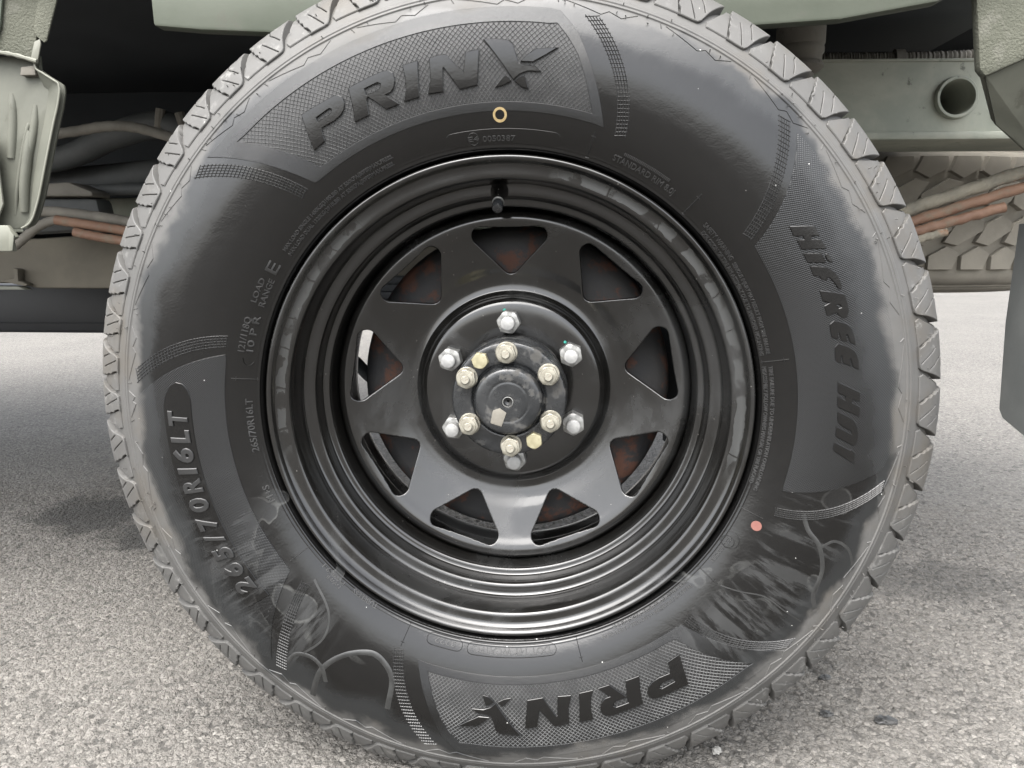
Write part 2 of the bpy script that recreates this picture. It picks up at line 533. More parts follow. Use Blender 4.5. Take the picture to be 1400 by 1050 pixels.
# ------------------------------------------------------------------ the ground: one sheet, fine near the wheel, coarse to the horizon
def axis(lo, hi, step, far):
    a = list(np.arange(lo, hi + step / 2, step))
    s, x, up = step, hi, []
    while x < far:
        s *= 1.12
        x += s
        up.append(x)
    s, x, dn = step, lo, []
    while x > -far:
        s *= 1.12
        x -= s
        dn.append(x)
    return np.array(dn[::-1] + a + up)


gx, gy = axis(-0.95, 0.80, 0.0024, 200), axis(-0.28, 0.75, 0.0026, 200)
XX, YY = np.meshgrid(gx, gy)
gv = np.stack([XX, YY, np.zeros_like(XX)], -1).reshape(-1, 3)
ii = np.arange(gv.shape[0]).reshape(XX.shape)
gf = np.stack([ii[:-1, :-1], ii[:-1, 1:], ii[1:, 1:], ii[1:, :-1]], -1).reshape(-1, 4)
gm = bpy.data.meshes.new('ground')
gm.vertices.add(len(gv))
gm.vertices.foreach_set('co', gv.ravel())
gm.loops.add(gf.size)
gm.loops.foreach_set('vertex_index', gf.ravel().astype(np.int32))
gm.polygons.add(len(gf))
gm.polygons.foreach_set('loop_start', np.arange(0, gf.size, 4, dtype=np.int32))
gm.update(calc_edges=True)
gm.shade_smooth()
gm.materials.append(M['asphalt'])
ground = link(bpy.data.objects.new('ground', gm))
tag(ground, 'worn grey asphalt of coarse stones under the wheel', 'ground', kind='structure')

# ------------------------------------------------------------------ the truck round the wheel (heights below are from the axle)
truck = empty('truck', (0, 0.75, 0))
tag(truck, 'dusty pale green off-road truck seen from its wheel arch down, chassis rail and pipes showing', 'truck')


def up(poly):
    return [(x, z + AX) for x, z in poly]


def part(name, bm, mat, parent=None, label=None, angle=35):
    o = bm_obj(name, bm, mat, None, angle)
    o.parent = parent or truck
    if parent is None:
        o.matrix_parent_inverse = Matrix.Translation((0, -0.75, 0))
    if label:
        o['label'] = label
    return o


def P3(x, y, z):
    return (x, y, z + AX)


# body shell: side skin, floor and load above the arch
bm = bmesh.new()
prism(bm, up([(-2.6, 0.415), (0.60, 0.415), (0.60, 1.25), (-2.6, 1.25)]), -0.03, 0.0, 0.008)
part('body_side', bm, M['green'])
bm = bmesh.new()
box(bm, -2.6, 0.59, 0.002, 1.62, 0.43 + AX, 0.46 + AX, 0.004)
part('floor_panel', bm, M['under'])
bm = bmesh.new()
prism(bm, up([(-2.6, 0.415), (0.60, 0.415), (0.60, 1.25), (-2.6, 1.25)]), 1.625, 1.65, 0.008)
part('body_side', bm, M['green'])
# wheel-arch lip: the pale strip of fender above the tyre
bm = bmesh.new()
prism(bm, up([(-0.349, 0.412), (-0.347, 0.353), (-0.30, 0.3485), (-0.20, 0.343), (0.0, 0.340), (0.20, 0.342), (0.30, 0.347),
              (0.385, 0.3605), (0.415, 0.377), (0.43, 0.412)]), -0.028, -0.010, 0.003)
lip = part('wheel_arch_lip', bm, M['green'])
# dark liner behind the wheel
bm = bmesh.new()
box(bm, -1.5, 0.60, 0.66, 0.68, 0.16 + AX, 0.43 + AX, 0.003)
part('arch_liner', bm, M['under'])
bm = bmesh.new()
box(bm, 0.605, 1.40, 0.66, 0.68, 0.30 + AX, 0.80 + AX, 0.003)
part('tail_backing', bm, M['under'])  # added dark backing, hides the bright sky past the body's end
bm = bmesh.new()
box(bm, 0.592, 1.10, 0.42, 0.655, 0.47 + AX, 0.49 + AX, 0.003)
part('tail_shade', bm, M['under'])  # unseen panel added to shade the backing behind it
# front end of the arch: textured sill end with its folded edge
bm = bmesh.new()
prism(bm, up([(-0.62, 0.345), (-0.5244, 0.3374), (-0.5059, 0.3353), (-0.4884, 0.3309), (-0.4827, 0.347), (-0.472, 0.388), (-0.465, 0.414), (-0.62, 0.414)]), -0.004, 0.0, 0.0012)
sill = part('sill_end', bm, M['seal'])
bm = bmesh.new()
prism(bm, up([(-0.466, 0.414), (-0.4731, 0.3871), (-0.4779, 0.3731), (-0.4801, 0.3648), (-0.4822, 0.3571), (-0.479, 0.3505), (-0.4723, 0.345), (-0.4695, 0.3468), (-0.4541, 0.3868), (-0.4435, 0.414)]),
      -0.0072, -0.0046, 0.0010)
part('edge', bm, M['seal'], sill)
bm = bmesh.new()
prism(bm, up([(-0.4830, 0.3465), (-0.4764, 0.3490), (-0.4764, 0.3439), (-0.4814, 0.328), (-0.4884, 0.3305)]), -0.0062, -0.0043, 0.0006)
part('strip', bm, M['pale'], sill)
bm = bmesh.new()
tube(bm, [P3(-0.62, -0.006, 0.340), P3(-0.545, -0.006, 0.3385), P3(-0.5235, -0.006, 0.3370), P3(-0.5050, -0.006, 0.3340), P3(-0.482, -0.006, 0.3276)], 0.0022, 8, 6,
     lambda t: 1 + 0.12 * math.sin(t * 41) + 0.1 * math.sin(t * 97))
part('folded_edge', bm, M['pale'], sill)
bm = bmesh.new()
prism(bm, up([(-0.62, 0.345), (-0.5235, 0.345), (-0.5156, 0.3607), (-0.5100, 0.3879), (-0.505, 0.414), (-0.62, 0.414)]), -0.0085, -0.0045, 0.0015)
part('skin_edge', bm, M['green'], sill)
# pressed-steel bracket below it: a thin sheet, hollow towards us, with a turned edge
out = [(-0.4862, 0.336), (-0.4864, 0.3224), (-0.4799, 0.3174), (-0.4674, 0.3094), (-0.4641, 0.3070), (-0.4633, 0.3035), (-0.4635, 0.2983), (-0.4674, 0.2837), (-0.4732, 0.2675), (-0.4841, 0.2339),
       (-0.4956, 0.1973), (-0.5022, 0.1806), (-0.5060, 0.1725), (-0.5113, 0.1664), (-0.5190, 0.1626)]
bm = bmesh.new()
prism(bm, up([(-0.62, 0.336)] + out + [(-0.5452, 0.1613), (-0.62, 0.160)]), 0.006, 0.009, 0.0008)
brk = part('mud_guard_bracket', bm, M['sheet'])
bm = bmesh.new()          # slanting inner wall between the edge and the hollow
inn = [(-0.4862, 0.336), (-0.4890, 0.3150), (-0.4850, 0.3060), (-0.4812, 0.3030), (-0.4803, 0.3010), (-0.4815, 0.2965), (-0.4822, 0.2930), (-0.4850, 0.2820), (-0.4900, 0.2660), (-0.4985, 0.2400),
       (-0.5074, 0.2090), (-0.5105, 0.1940), (-0.5122, 0.1830), (-0.5150, 0.1740), (-0.5196, 0.1665)]
ya = [-0.0025] * len(out)
va = [bm.verts.new(P3(x, -0.0030, z)) for x, z in out]
vb_ = [bm.verts.new(P3(x, 0.0052, z)) for x, z in inn]
vc = [bm.verts.new(P3(x, -0.0010, z)) for x, z in out]
for a_, b_ in ((va, vb_), (vb_, vc), (vc, va)):
    for k in range(len(out) - 1):
        bm.faces.new((a_[k], a_[k + 1], b_[k + 1], b_[k]))
part('flange', bm, M['sheet'], brk, angle=50)
bm = bmesh.new()
tube(bm, [P3(x, -0.0030, z) for x, z in out], 0.0011, 8, 3)
part('turned_edge', bm, M['pale'], brk)
for pts, rr in (([(-0.5050, 0.004, 0.262), (-0.5101, 0.002, 0.2329), (-0.5157, 0.002, 0.2076), (-0.5200, 0.004, 0.1800)], 0.0062),
                ([(-0.4965, 0.005, 0.288), (-0.5000, 0.004, 0.266), (-0.5065, 0.003, 0.2425), (-0.5115, 0.005, 0.2300)], 0.0048),
                ([(-0.5060, 0.006, 0.272), (-0.5079, 0.004, 0.2642), (-0.5155, 0.003, 0.2392), (-0.5252, 0.003, 0.2025), (-0.5309, 0.005, 0.1769)], 0.0026),
                ([(-0.5210, 0.006, 0.300), (-0.5230, 0.005, 0.270), (-0.5290, 0.005, 0.235)], 0.0060)):
    bm = bmesh.new()
    tube(bm, [P3(p[0], p[1] + 0.0025, p[2]) for p in pts], rr * 0.85, 12, 6, lambda t: 0.55 + 0.45 * math.sin(math.pi * min(1, t * 3 + 0.1) / 2) - 0.4 * max(0, t - 0.85))
    part('pressed_rib', bm, M['sheet'], brk)
bm = bmesh.new()
prism(bm, up([(-0.5030, 0.3236), (-0.4880, 0.3250), (-0.4885, 0.3155), (-0.5048, 0.3154)]), -0.0015, 0.006, 0.0010)
part('spacer', bm, M['hose'], brk)
bm = bmesh.new()
prism(bm, up([(-0.62, 0.270), (-0.5360, 0.2582), (-0.5351, 0.2179), (-0.5345, 0.1872), (-0.5409, 0.1743), (-0.5450, 0.1660), (-0.62, 0.160)]), -0.0060, -0.0030, 0.0010)
part('gusset', bm, M['pale'], brk)
bm = bmesh.new()
prism(bm, up([(-0.62, 0.166), (-0.5295, 0.1655), (-0.5205, 0.1535), (-0.5265, 0.150), (-0.5255, 0.1385), (-0.62, 0.139)]), -0.010, -0.004, 0.0012)
part('bracket_foot', bm, M['pale'], brk)
bm = bmesh.new()
prism(bm, up([(-0.5262, 0.1615), (-0.5215, 0.155), (-0.525, 0.139), (-0.5295, 0.139)]), -0.0125, -0.0103, 0.0008)
part('foot_edge', bm, M['pale'], brk)

# rear corner of the body, right of the wheel
bm = bmesh.new()
a = [(0.423, 0.414), (0.4385, 0.3075), (0.4445, 0.3005), (0.56, 0.352), (0.56, 0.414)]
prism(bm, up(a), -0.004, 0.008, 0.003)
corner = part('rear_corner', bm, M['seal'])
bm = bmesh.new()
f = [(0.4415, -0.001, 0.3035), (0.559, -0.001, 0.3535), (0.56, 0.055, 0.205), (0.4865, 0.055, 0.2665)]
v = [bm.verts.new(P3(*p)) for p in f] + [bm.verts.new(P3(p[0], p[1] + 0.008, p[2] + 0.006)) for p in f]
for q in ((0, 1, 2, 3), (7, 6, 5, 4), (0, 4, 5, 1), (1, 5, 6, 2), (2, 6, 7, 3), (3, 7, 4, 0)):
    bm.faces.new([v[k] for k in q])
bmesh.ops.bevel(bm, geom=bm.edges[:], offset=0.003, segments=2, affect='EDGES')
part('lower_facet', bm, M['sheet'], corner)

# chassis rail with its cross tube
bm = bmesh.new()
cu = bpy.data.curves.new('web', 'CURVE')
cu.dimensions = '2D'
cu.fill_mode = 'BOTH'
cu.extrude = 0.003


def add_poly(cu, pts):
    s = cu.splines.new('POLY')
    s.points.add(len(pts) - 1)
    for q, p in zip(s.points, pts):
        q.co = (p[0], p[1], 0, 1)
    s.use_cyclic_u = True


add_poly(cu, [(0.10, 0.286), (1.10, 0.284), (1.10, 0.366), (0.10, 0.374)])
hx, hz, hr = 0.5365, 0.3275, 0.0215
add_poly(cu, [(hx + hr * math.cos(t), hz + hr * math.sin(t)) for t in np.linspace(0, 2 * np.pi, 40, endpoint=False)])
me = bpy.data.meshes.new_from_object(bpy.data.objects.new('web', cu))
for q in me.vertices:
    q.co = (q.co.x, 0.253 - q.co.z, q.co.y + AX)
bm.from_mesh(me)
rail = part('chassis_rail', bm, M['rail'])
bm = bmesh.new()
prism(bm, up([(0.10, 0.2865), (0.10, 0.2765), (1.10, 0.2745), (1.10, 0.2845)]), 0.235, 0.36, 0.003)
part('lower_flange', bm, M['rail'], rail)
bm = bmesh.new()
prism(bm, up([(0.10, 0.374), (0.10, 0.378), (1.10, 0.370), (1.10, 0.366)]), 0.248, 0.36, 0.0015)
part('upper_flange', bm, M['rail'], rail)
pr = [(0.0210, 0.244), (0.0215, 0.2425), (0.0245, 0.2425), (0.0255, 0.244), (0.0258, 0.2495)]
pr = [(0.0205, 0.42), (0.0205, 0.246)] + pr
V, F = lathe_y(pr, 48, cx=hx, cz=hz + AX)
mesh_obj('cross_tube', V, F, M['rail'], rail)
bm = bmesh.new()
prism(bm, up([(0.583, 0.3135), (0.607, 0.327), (0.606, 0.3235), (0.59, 0.3125)]), 0.236, 0.25, 0.0008)
part('gusset_tab', bm, M['rail'], rail)

# bump-stop over the axle, half behind the tyre
prof = [(0.0, 0.44), (0.027, 0.44), (0.027, 0.372), (0.0255, 0.369), (0.0265, 0.366), (0.0265, 0.362), (0.0245, 0.359), (0.0240, 0.352),
        (0.0265, 0.349), (0.0270, 0.346), (0.0215, 0.341), (0.0165, 0.339), (0.0160, 0.335), (0.0175, 0.331), (0.0175, 0.324), (0.012, 0.318), (0.0, 0.317)]
bm = bmesh.new()
seg = 32
rings = [[bm.verts.new(P3(0.318 + r * math.cos(2 * math.pi * k / seg), 0.16 + r * math.sin(2 * math.pi * k / seg), z)) for k in range(seg)] for r, z in prof[1:-1]]
for a_, b_ in zip(rings, rings[1:]):
    for k in range(seg):
        bm.faces.new((a_[k], a_[(k + 1) % seg], b_[(k + 1) % seg], b_[k]))
bm.faces.new(rings[0])
bm.faces.new(rings[-1][::-1])
part('bump_stop', bm, M['hose'])

# corrugated wiring conduit on top of the rail
bm = bmesh.new()
tube(bm, [P3(0.33, 0.32, 0.392), P3(0.42, 0.32, 0.391), P3(0.50, 0.32, 0.3905), P3(0.62, 0.32, 0.392), P3(0.72, 0.32, 0.392)], 0.0085, 12, 60,
     lambda t: 1 + 0.11 * math.sin(t * 560))
cond = part('conduit', bm, M['hose'])
bm = bmesh.new()
tube(bm, [P3(0.485, 0.32, 0.3905), P3(0.497, 0.32, 0.3905)], 0.0125, 14, 1)
part('clip', bm, M['hose'], cond)

# three pipes across the spare tyre
for nm, mt, p0, p1, rr in (('muddy_pipe', 'mud_pipe', (0.43, 0.30, 0.166), (0.80, 0.30, 0.291), 0.0088),
                           ('rusty_pipe', 'copper', (0.43, 0.297, 0.150), (0.80, 0.297, 0.268), 0.0073),
                           ('rusty_pipe', 'copper', (0.43, 0.292, 0.1385), (0.632, 0.292, 0.1965), 0.0068),
                           ('muddy_pipe', 'mud_pipe', (0.43, 0.290, 0.128), (0.560, 0.290, 0.1645), 0.0055)):
    bm = bmesh.new()
    A, B = Vector(P3(*p0)), Vector(P3(*p1))
    k = 26
    tube(bm, [A.lerp(B, t / k) + Vector((0, 0, 0.0006 * math.sin(t * 1.9))) for t in range(k + 1)], rr, 14, 2,
         lambda t: 1 + 0.05 * math.sin(t * 70) + 0.04 * math.sin(t * 173))
    part(nm, bm, M[mt])

# left of the wheel: hoses, filler pipe, cross beam, brake pipes, tank
bm = bmesh.new()
tube(bm, [P3(-0.70, 0.30, 0.300), P3(-0.642, 0.30, 0.306), P3(-0.600, 0.30, 0.312), P3(-0.560, 0.30, 0.3115), P3(-0.515, 0.30, 0.3005), P3(-0.46, 0.30, 0.281), P3(-0.41, 0.30, 0.262)],
     0.0072, 14, 10, lambda t: 1 + 0.04 * math.sin(t * 90))
part('curved_hose', bm, M['hose'])
bm = bmesh.new()
tube(bm, [P3(-1.0, 0.42, 0.255), P3(-0.76, 0.42, 0.280), P3(-0.66, 0.42, 0.315), P3(-0.60, 0.42, 0.331), P3(-0.555, 0.42, 0.329), P3(-0.50, 0.42, 0.300), P3(-0.46, 0.42, 0.26)],
     0.020, 16, 10, lambda t: 0.8 + 0.25 * math.sin(t * 3.1))
fill = part('filler_hose', bm, M['pipe_dark'])
for x, z, a_ in ((-0.572, 0.336, 0.2), (-0.535, 0.330, -0.25)):
    bm = bmesh.new()
    d = Vector((math.sin(a_), 0, math.cos(a_)))
    c0 = Vector(P3(x, 0.405, z))
    tube(bm, [c0 - d * 0.022, c0 + d * 0.018], 0.0075, 10, 1)
    part('clamp', bm, M['hose'], fill)
bm = bmesh.new()
tube(bm, [P3(-1.2, 0.48, 0.236), P3(-0.80, 0.48, 0.250), P3(-0.62, 0.48, 0.264), P3(-0.45, 0.48, 0.283), P3(-0.30, 0.48, 0.30)], 0.025, 20, 8)
big = part('exhaust_pipe', bm, M['pipe_dark'])
bm = bmesh.new()
prism(bm, up([(-0.578, 0.310), (-0.566, 0.3125), (-0.556, 0.289), (-0.546, 0.262), (-0.545, 0.245), (-0.556, 0.245), (-0.572, 0.272), (-0.580, 0.282)]), 0.44, 0.452, 0.002)
part('strap', bm, M['hose'], big)
bm = bmesh.new()
tube(bm, [P3(-1.2, 0.45, 0.222), P3(-0.80, 0.45, 0.2345), P3(-0.62, 0.45, 0.2385), P3(-0.52, 0.45, 0.243), P3(-0.35, 0.45, 0.243)], 0.0095, 14, 8)
bp = part('steel_pipe', bm, M['pipe_dark'])
bm = bmesh.new()
tube(bm, [P3(-0.575, 0.45, 0.2405), P3(-0.56, 0.45, 0.241)], 0.013, 14, 1)
part('coupling', bm, M['pipe_dark'], bp)
bm = bmesh.new()
prism(bm, up([(-1.5, 0.168), (0.2, 0.176), (0.2, 0.232), (-0.55, 0.229), (-1.5, 0.222)]), 0.50, 0.56, 0.004)
part('cross_beam', bm, M['rail'])
bm = bmesh.new()
prism(bm, up([(-0.80, 0.238), (-0.705, 0.243), (-0.668, 0.228), (-0.668, 0.221), (-0.80, 0.222)]), 0.37, 0.42, 0.004)
br2 = part('pipe_bracket', bm, M['hose'])
bm = bmesh.new()
prism(bm, up([(-0.80, 0.2205), (-0.672, 0.2205), (-0.664, 0.172), (-0.80, 0.165)]), 0.385, 0.43, 0.008)
part('bracket_body', bm, M['pipe_dark'], br2)
for nm, mt, pts, rr in (('brake_pipe', 'hose', [(-0.90, 0.34, 0.186), (-0.78, 0.34, 0.198), (-0.72, 0.34, 0.197), (-0.66, 0.34, 0.191), (-0.60, 0.34, 0.182), (-0.45, 0.34, 0.156)], 0.0082),
                        ('brake_pipe', 'copper', [(-0.703, 0.33, 0.1845), (-0.66, 0.33, 0.178), (-0.60, 0.33, 0.1685), (-0.45, 0.33, 0.142)], 0.0072),
                        ('brake_pipe', 'hose', [(-0.775, 0.335, 0.146), (-0.757, 0.335, 0.160), (-0.735, 0.335, 0.175), (-0.71, 0.335, 0.184), (-0.688, 0.335, 0.183)], 0.0068),
                        ('brake_pipe', 'copper', [(-0.673, 0.325, 0.1665), (-0.64, 0.325, 0.160), (-0.59, 0.325, 0.152), (-0.45, 0.325, 0.130)], 0.0068)):
    bm = bmesh.new()
    tube(bm, [P3(*p) for p in pts], rr, 14, 10, lambda t: 1 + 0.035 * math.sin(t * 60) + 0.03 * math.sin(t * 143))
    part(nm, bm, M[mt], label='rusty orange brake pipe' if mt == 'copper' else None)
bm = bmesh.new()
prism(bm, up([(-1.5, 0.170), (-0.86, 0.160), (-0.70, 0.170), (-0.40, 0.168), (0.15, 0.165), (0.15, 0.0745), (-0.866, 0.0745), (-0.895, 0.083), (-1.5, 0.083)]), 0.50, 0.495 + 0.40, 0.006)
tank = part('fuel_tank', bm, M['tank'])
bm = bmesh.new()
prism(bm, up([(-1.5, 0.072), (-0.868, 0.0735), (-0.882, 0.079), (-1.5, 0.083)]), 0.478, 0.498, 0.001)
part('seam', bm, M['pale'], tank)
bm = bmesh.new()
prism(bm, up([(-0.915, 0.088), (-0.87, 0.0795), (-0.866, 0.083), (-0.882, 0.0885), (-0.881, 0.108), (-0.889, 0.110), (-0.889, 0.092)]), 0.480, 0.497, 0.001)
part('tab', bm, M['tank'], tank)
# far sill
bm = bmesh.new()
prism(bm, up([(-4.5, 0.045), (-0.55, 0.045), (-0.55, -0.090), (-4.5, -0.092)]), 1.30, 1.42, 0.01)
fs = part('far_sill', bm, M['dark_beam'])
bm = bmesh.new()
prism(bm, up([(-4.5, -0.064), (-0.552, -0.062), (-0.552, -0.0605), (-4.5, -0.0625)]), 1.294, 1.299, 0)
part('seam', bm, M['under'], fs)
# axle and the hose that crosses behind the wheel
bm = bmesh.new()
tube(bm, [P3(0, 0.10, 0), P3(0, 0.70, 0)], 0.048, 28, 1)
tube(bm, [P3(0, 0.62, 0), P3(0, 0.98, 0)], 0.12, 28, 1)
part('axle', bm, M['drum'])
bm = bmesh.new()
tube(bm, [P3(-0.34, 0.24, 0.06), P3(-0.245, 0.24, -0.002), P3(-0.20, 0.238, -0.040), P3(-0.10, 0.22, -0.07)], 0.0085, 12, 8)
part('brake_hose', bm, M['under'])
bm = bmesh.new()
tube(bm, [P3(0.222, 0.33, 0.30), P3(0.226, 0.33, 0.10), P3(0.228, 0.33, -0.105)], 0.050, 24, 4)
tube(bm, [P3(0.228, 0.33, -0.105), P3(0.230, 0.33, -0.135)], 0.030, 24, 1)
part('shock_absorber', bm, M['under'])
spring = None
for k, (hl, z) in enumerate(((0.47, 0.098), (0.42, 0.086), (0.34, 0.074), (0.25, 0.062))):
    bm = bmesh.new()
    pts = [(x, z - 0.012 * (1 - (x / 0.47) ** 2)) for x in np.linspace(-hl, hl, 15)]
    prism(bm, up(pts + [(x, q + 0.011) for x, q in pts[::-1]]), 0.405, 0.465, 0.001)
    o = part('leaf', bm, M['under'], spring) if spring else part('leaf_spring', bm, M['under'])
    spring = spring or o
# mud flap behind the wheel
bm = bmesh.new()
pts = [(0.578, 0.156, 0.17), (0.5725, 0.152, 0.056), (0.575, 0.150, -0.048), (0.5775, 0.146, -0.058), (0.584, 0.10, -0.0745), (0.59, -0.10, -0.076), (0.59, -0.12, 0.17)]
v1 = [bm.verts.new(P3(*p)) for p in pts]
v2 = [bm.verts.new(P3(p[0] + 0.008, p[1], p[2])) for p in pts]
bm.faces.new(v1)
bm.faces.new(v2[::-1])
for i in range(len(pts)):
    j = (i + 1) % len(pts)
    bm.faces.new((v1[i], v2[i], v2[j], v1[j]))
part('mud_flap', bm, M['flap'])

# ------------------------------------------------------------------ spare tyre slung flat under the tail
spare = empty('spare_tyre', (0.585, 0.783, 0.187 + AX))
tag(spare, 'brown dusty spare tyre lying flat under the truck tail, chunky tread facing out', 'spare tyre')
SR = 0.379


def lathe_z(prof, seg):
    bm = bmesh.new()
    rings = [[bm.verts.new((r * math.sin(2 * math.pi * k / seg), -r * math.cos(2 * math.pi * k / seg), z)) for k in range(seg)] for r, z in prof]
    for a, b in zip(rings, rings[1:]):
        for k in range(seg):
            bm.faces.new((a[k], a[(k + 1) % seg], b[(k + 1) % seg], b[k]))
    return bm


half = [(0.225, .09), (.235, .102), (.27, .112), (.31, .1135), (.335, .109), (.3445, .1055), (.3455, .103), (.350, .102), (.3505, .0995), (.355, .0985), (.3645, .093),
        (.3685, .086), (.3710, .076), (SR - 0.008, 0.0)]
prof = half + [(r, -z) for r, z in half[::-1][1:]]
sc = bm_obj('carcass', lathe_z(prof, 160), M['spare'], spare, 50)
rows = {   # outlines as (along the tread, height), metres
    0: [(.025, .090), (.025, .071), (-.0024, .056), (-.0239, .0675), (-.013, .090)],
    1: [(.0323, .0525), (.0108, .058), (-.0311, .0345), (-.0323, .0205), (-.012, .0105), (.0143, .0235)],
    2: [(-.0323, -.0365), (-.0108, -.042), (.0311, -.0185), (.0323, -.0045), (.012, .0055), (-.0143, -.0075)],
    3: [(-.025, -.0765), (-.025, -.0555), (.0024, -.040), (.0239, -.0515), (.013, -.0765)],
}
NB = 48


def spare_block(poly, sipe):
    bm = bmesh.new()
    n = 5
    top, bot = [], []
    dense = []
    for i, p in enumerate(poly):
        q = poly[(i + 1) % len(poly)]
        for k in range(2):
            dense.append((p[0] + (q[0] - p[0]) * k / 2, p[1] + (q[1] - p[1]) * k / 2))
    cx = sum(p[0] for p in dense) / len(dense)
    cz = sum(p[1] for p in dense) / len(dense)

    def pt(u, z, h):
        drop = 0.006 * max(0, (abs(z) - 0.075) / 0.022) ** 2
        r = SR + h - drop
        return (r * math.sin(u / SR), -r * math.cos(u / SR), z)
    rim = [bm.verts.new(pt(cx + (u - cx) * 0.93, cz + (z - cz) * 0.915, 0.0)) for u, z in dense]
    mid = [bm.verts.new(pt(cx + (u - cx) * 0.955, cz + (z - cz) * 0.945, -0.0015)) for u, z in dense]
    low = [bm.verts.new(pt(cx + (u - cx) * 0.97, cz + (z - cz) * 0.96, -0.012)) for u, z in dense]
    c = bm.verts.new(pt(cx, cz, 0.0))
    m = len(dense)
    for i in range(m):
        j = (i + 1) % m
        bm.faces.new((c, rim[i], rim[j]))
        bm.faces.new((rim[i], mid[i], mid[j], rim[j]))
        bm.faces.new((mid[i], low[i], low[j], mid[j]))
    if sipe:
        s = [(-0.006, -0.0045), (0.006, 0.0030), (0.0068, 0.0020), (-0.0052, -0.0055)]
        w = [bm.verts.new(pt(cx + u, cz + z, 0.0004)) for u, z in s]
        bm.faces.new(w)
    bmesh.ops.recalc_face_normals(bm, faces=bm.faces[:])
    me = bpy.data.meshes.new('tread_block')
    bm.to_mesh(me)
    bm.free()
    me.shade_smooth()
    me.set_sharp_from_angle(angle=R(38))
    me.materials.append(M['spare'])
    return me


for row, poly in rows.items():
    me = spare_block(poly, row in (1, 2))
    off = (0.0, 0.35, 0.15, 0.60)[row]
    rest = bmesh.new()
    for k in range(NB):
        a = (k + off) * 2 * math.pi / NB
        w = (a + math.pi) % (2 * math.pi) - math.pi
        if abs(w) < R(62):
            o = link(bpy.data.objects.new('tread_block', me), spare)
            o.rotation_euler = (0, 0, a)
        else:
            t = bmesh.new()
            t.from_mesh(me)
            bmesh.ops.rotate(t, verts=t.verts[:], cent=(0, 0, 0), matrix=Matrix.Rotation(a, 3, 'Z'))
            merge(rest, t)
    tag(bm_obj('far_tread', rest, M['spare'], spare, 38), kind='stuff')

# ------------------------------------------------------------------ the wheel
wheel = empty('wheel', (0, 0, 0))
tag(wheel, 'black steel off-road wheel with nine windows and a PRINX tyre, fitted to the truck', 'wheel')

# tyre: base profile from bead to crown (the blocks stand on it)
BP, BS = spline2([(.2225, -.1120), (.2235, -.1160), (.2265, -.1190), (.232, -.1225), (.245, -.1285), (.262, -.1335), (.28, -.1365), (.297, -.1375),
                  (.315, -.136), (.332, -.1325), (.344, -.1285), (.352, -.1235), (.3605, -.1175), (.3695, -.1105), (.3765, -.1005), (.3805, -.090),
                  (.3832, -.078), (.3845, -.060), (.3848, -.030), (.3848, 0.0)], 420)
BT = np.gradient(BP, BS, axis=0)
BT /= np.linalg.norm(BT, axis=1)[:, None]
BN = np.stack([-BT[:, 1], BT[:, 0]], -1)          # outward normal in (radius, y)
BN = np.where((BN[:, 1] > 0)[:, None] & (BP[:, 0] < 0.37)[:, None], -BN, BN)
BN = np.where((BN[:, 0] < 0)[:, None] & (BP[:, 0] >= 0.37)[:, None], -BN, BN)
RMON = np.maximum.accumulate(BP[:, 0]) + np.arange(len(BP)) * 1e-9


def s_of_r(r):
    return np.interp(r, RMON, BS)


def squash(V):
    """The tyre stands on the asphalt: it flattens where it meets the ground and bulges a little above it."""
    d = -V[..., 2]
    k = 0.012
    lim = AX - 0.0012
    h = np.clip(0.5 + 0.5 * (lim - d) / k, 0, 1)
    d2 = d * h + lim * (1 - h) - k * h * (1 - h)
    low = np.clip((d - 0.20) / 0.13, 0, 1)
    low = low * low * (3 - 2 * low) * np.clip(1 - (d - 0.33) / 0.05, 0, 1)
    V = V.copy()
    V[..., 1] += np.sign(V[..., 1]) * 0.0035 * low * np.clip(1 - np.abs(V[..., 0]) / 0.25, 0, 1)
    V[..., 2] = -np.where(d > 0.3, d2, d)
    return V


def surf(th, s, h):
    """Point on the tyre: angle (radians, clockwise from the top), length along the profile, height above it."""
    th, s, h = np.broadcast_arrays(np.asarray(th, float), np.asarray(s, float), np.asarray(h, float))
    r = np.interp(s, BS, BP[:, 0]) + h * np.interp(s, BS, BN[:, 0])
    y = np.interp(s, BS, BP[:, 1]) + h * np.interp(s, BS, BN[:, 1])
    V = squash(np.stack([np.sin(th) * r, y, np.cos(th) * r], -1))
    V[..., 2] += AX
    return V


def onr(th_deg, r, h):
    return surf(np.radians(th_deg), s_of_r(np.asarray(r, float)), h)


# carcass with the moulded rings of the bead and the shoulder rib
def ring_h(s):
    r = np.interp(s, BS, BP[:, 0])
    h = np.zeros_like(s)
    for r0, w, a in ((.2262, .0010, .0008), (.2290, .0006, .0003)):
        h += a * np.exp(-((r - r0) / w) ** 2)
    rib = 1 / (1 + np.exp(-(r - .3440) / .00022)) - 1 / (1 + np.exp(-(r - .3500) / .00022))
    h += 0.0011 * rib - 0.0010 * np.exp(-((r - .3464) / .0005) ** 2) + 0.0005 * np.exp(-((r - .3440) / .0004) ** 2)
    return np.where(s < s_of_r(.356), h, 0)


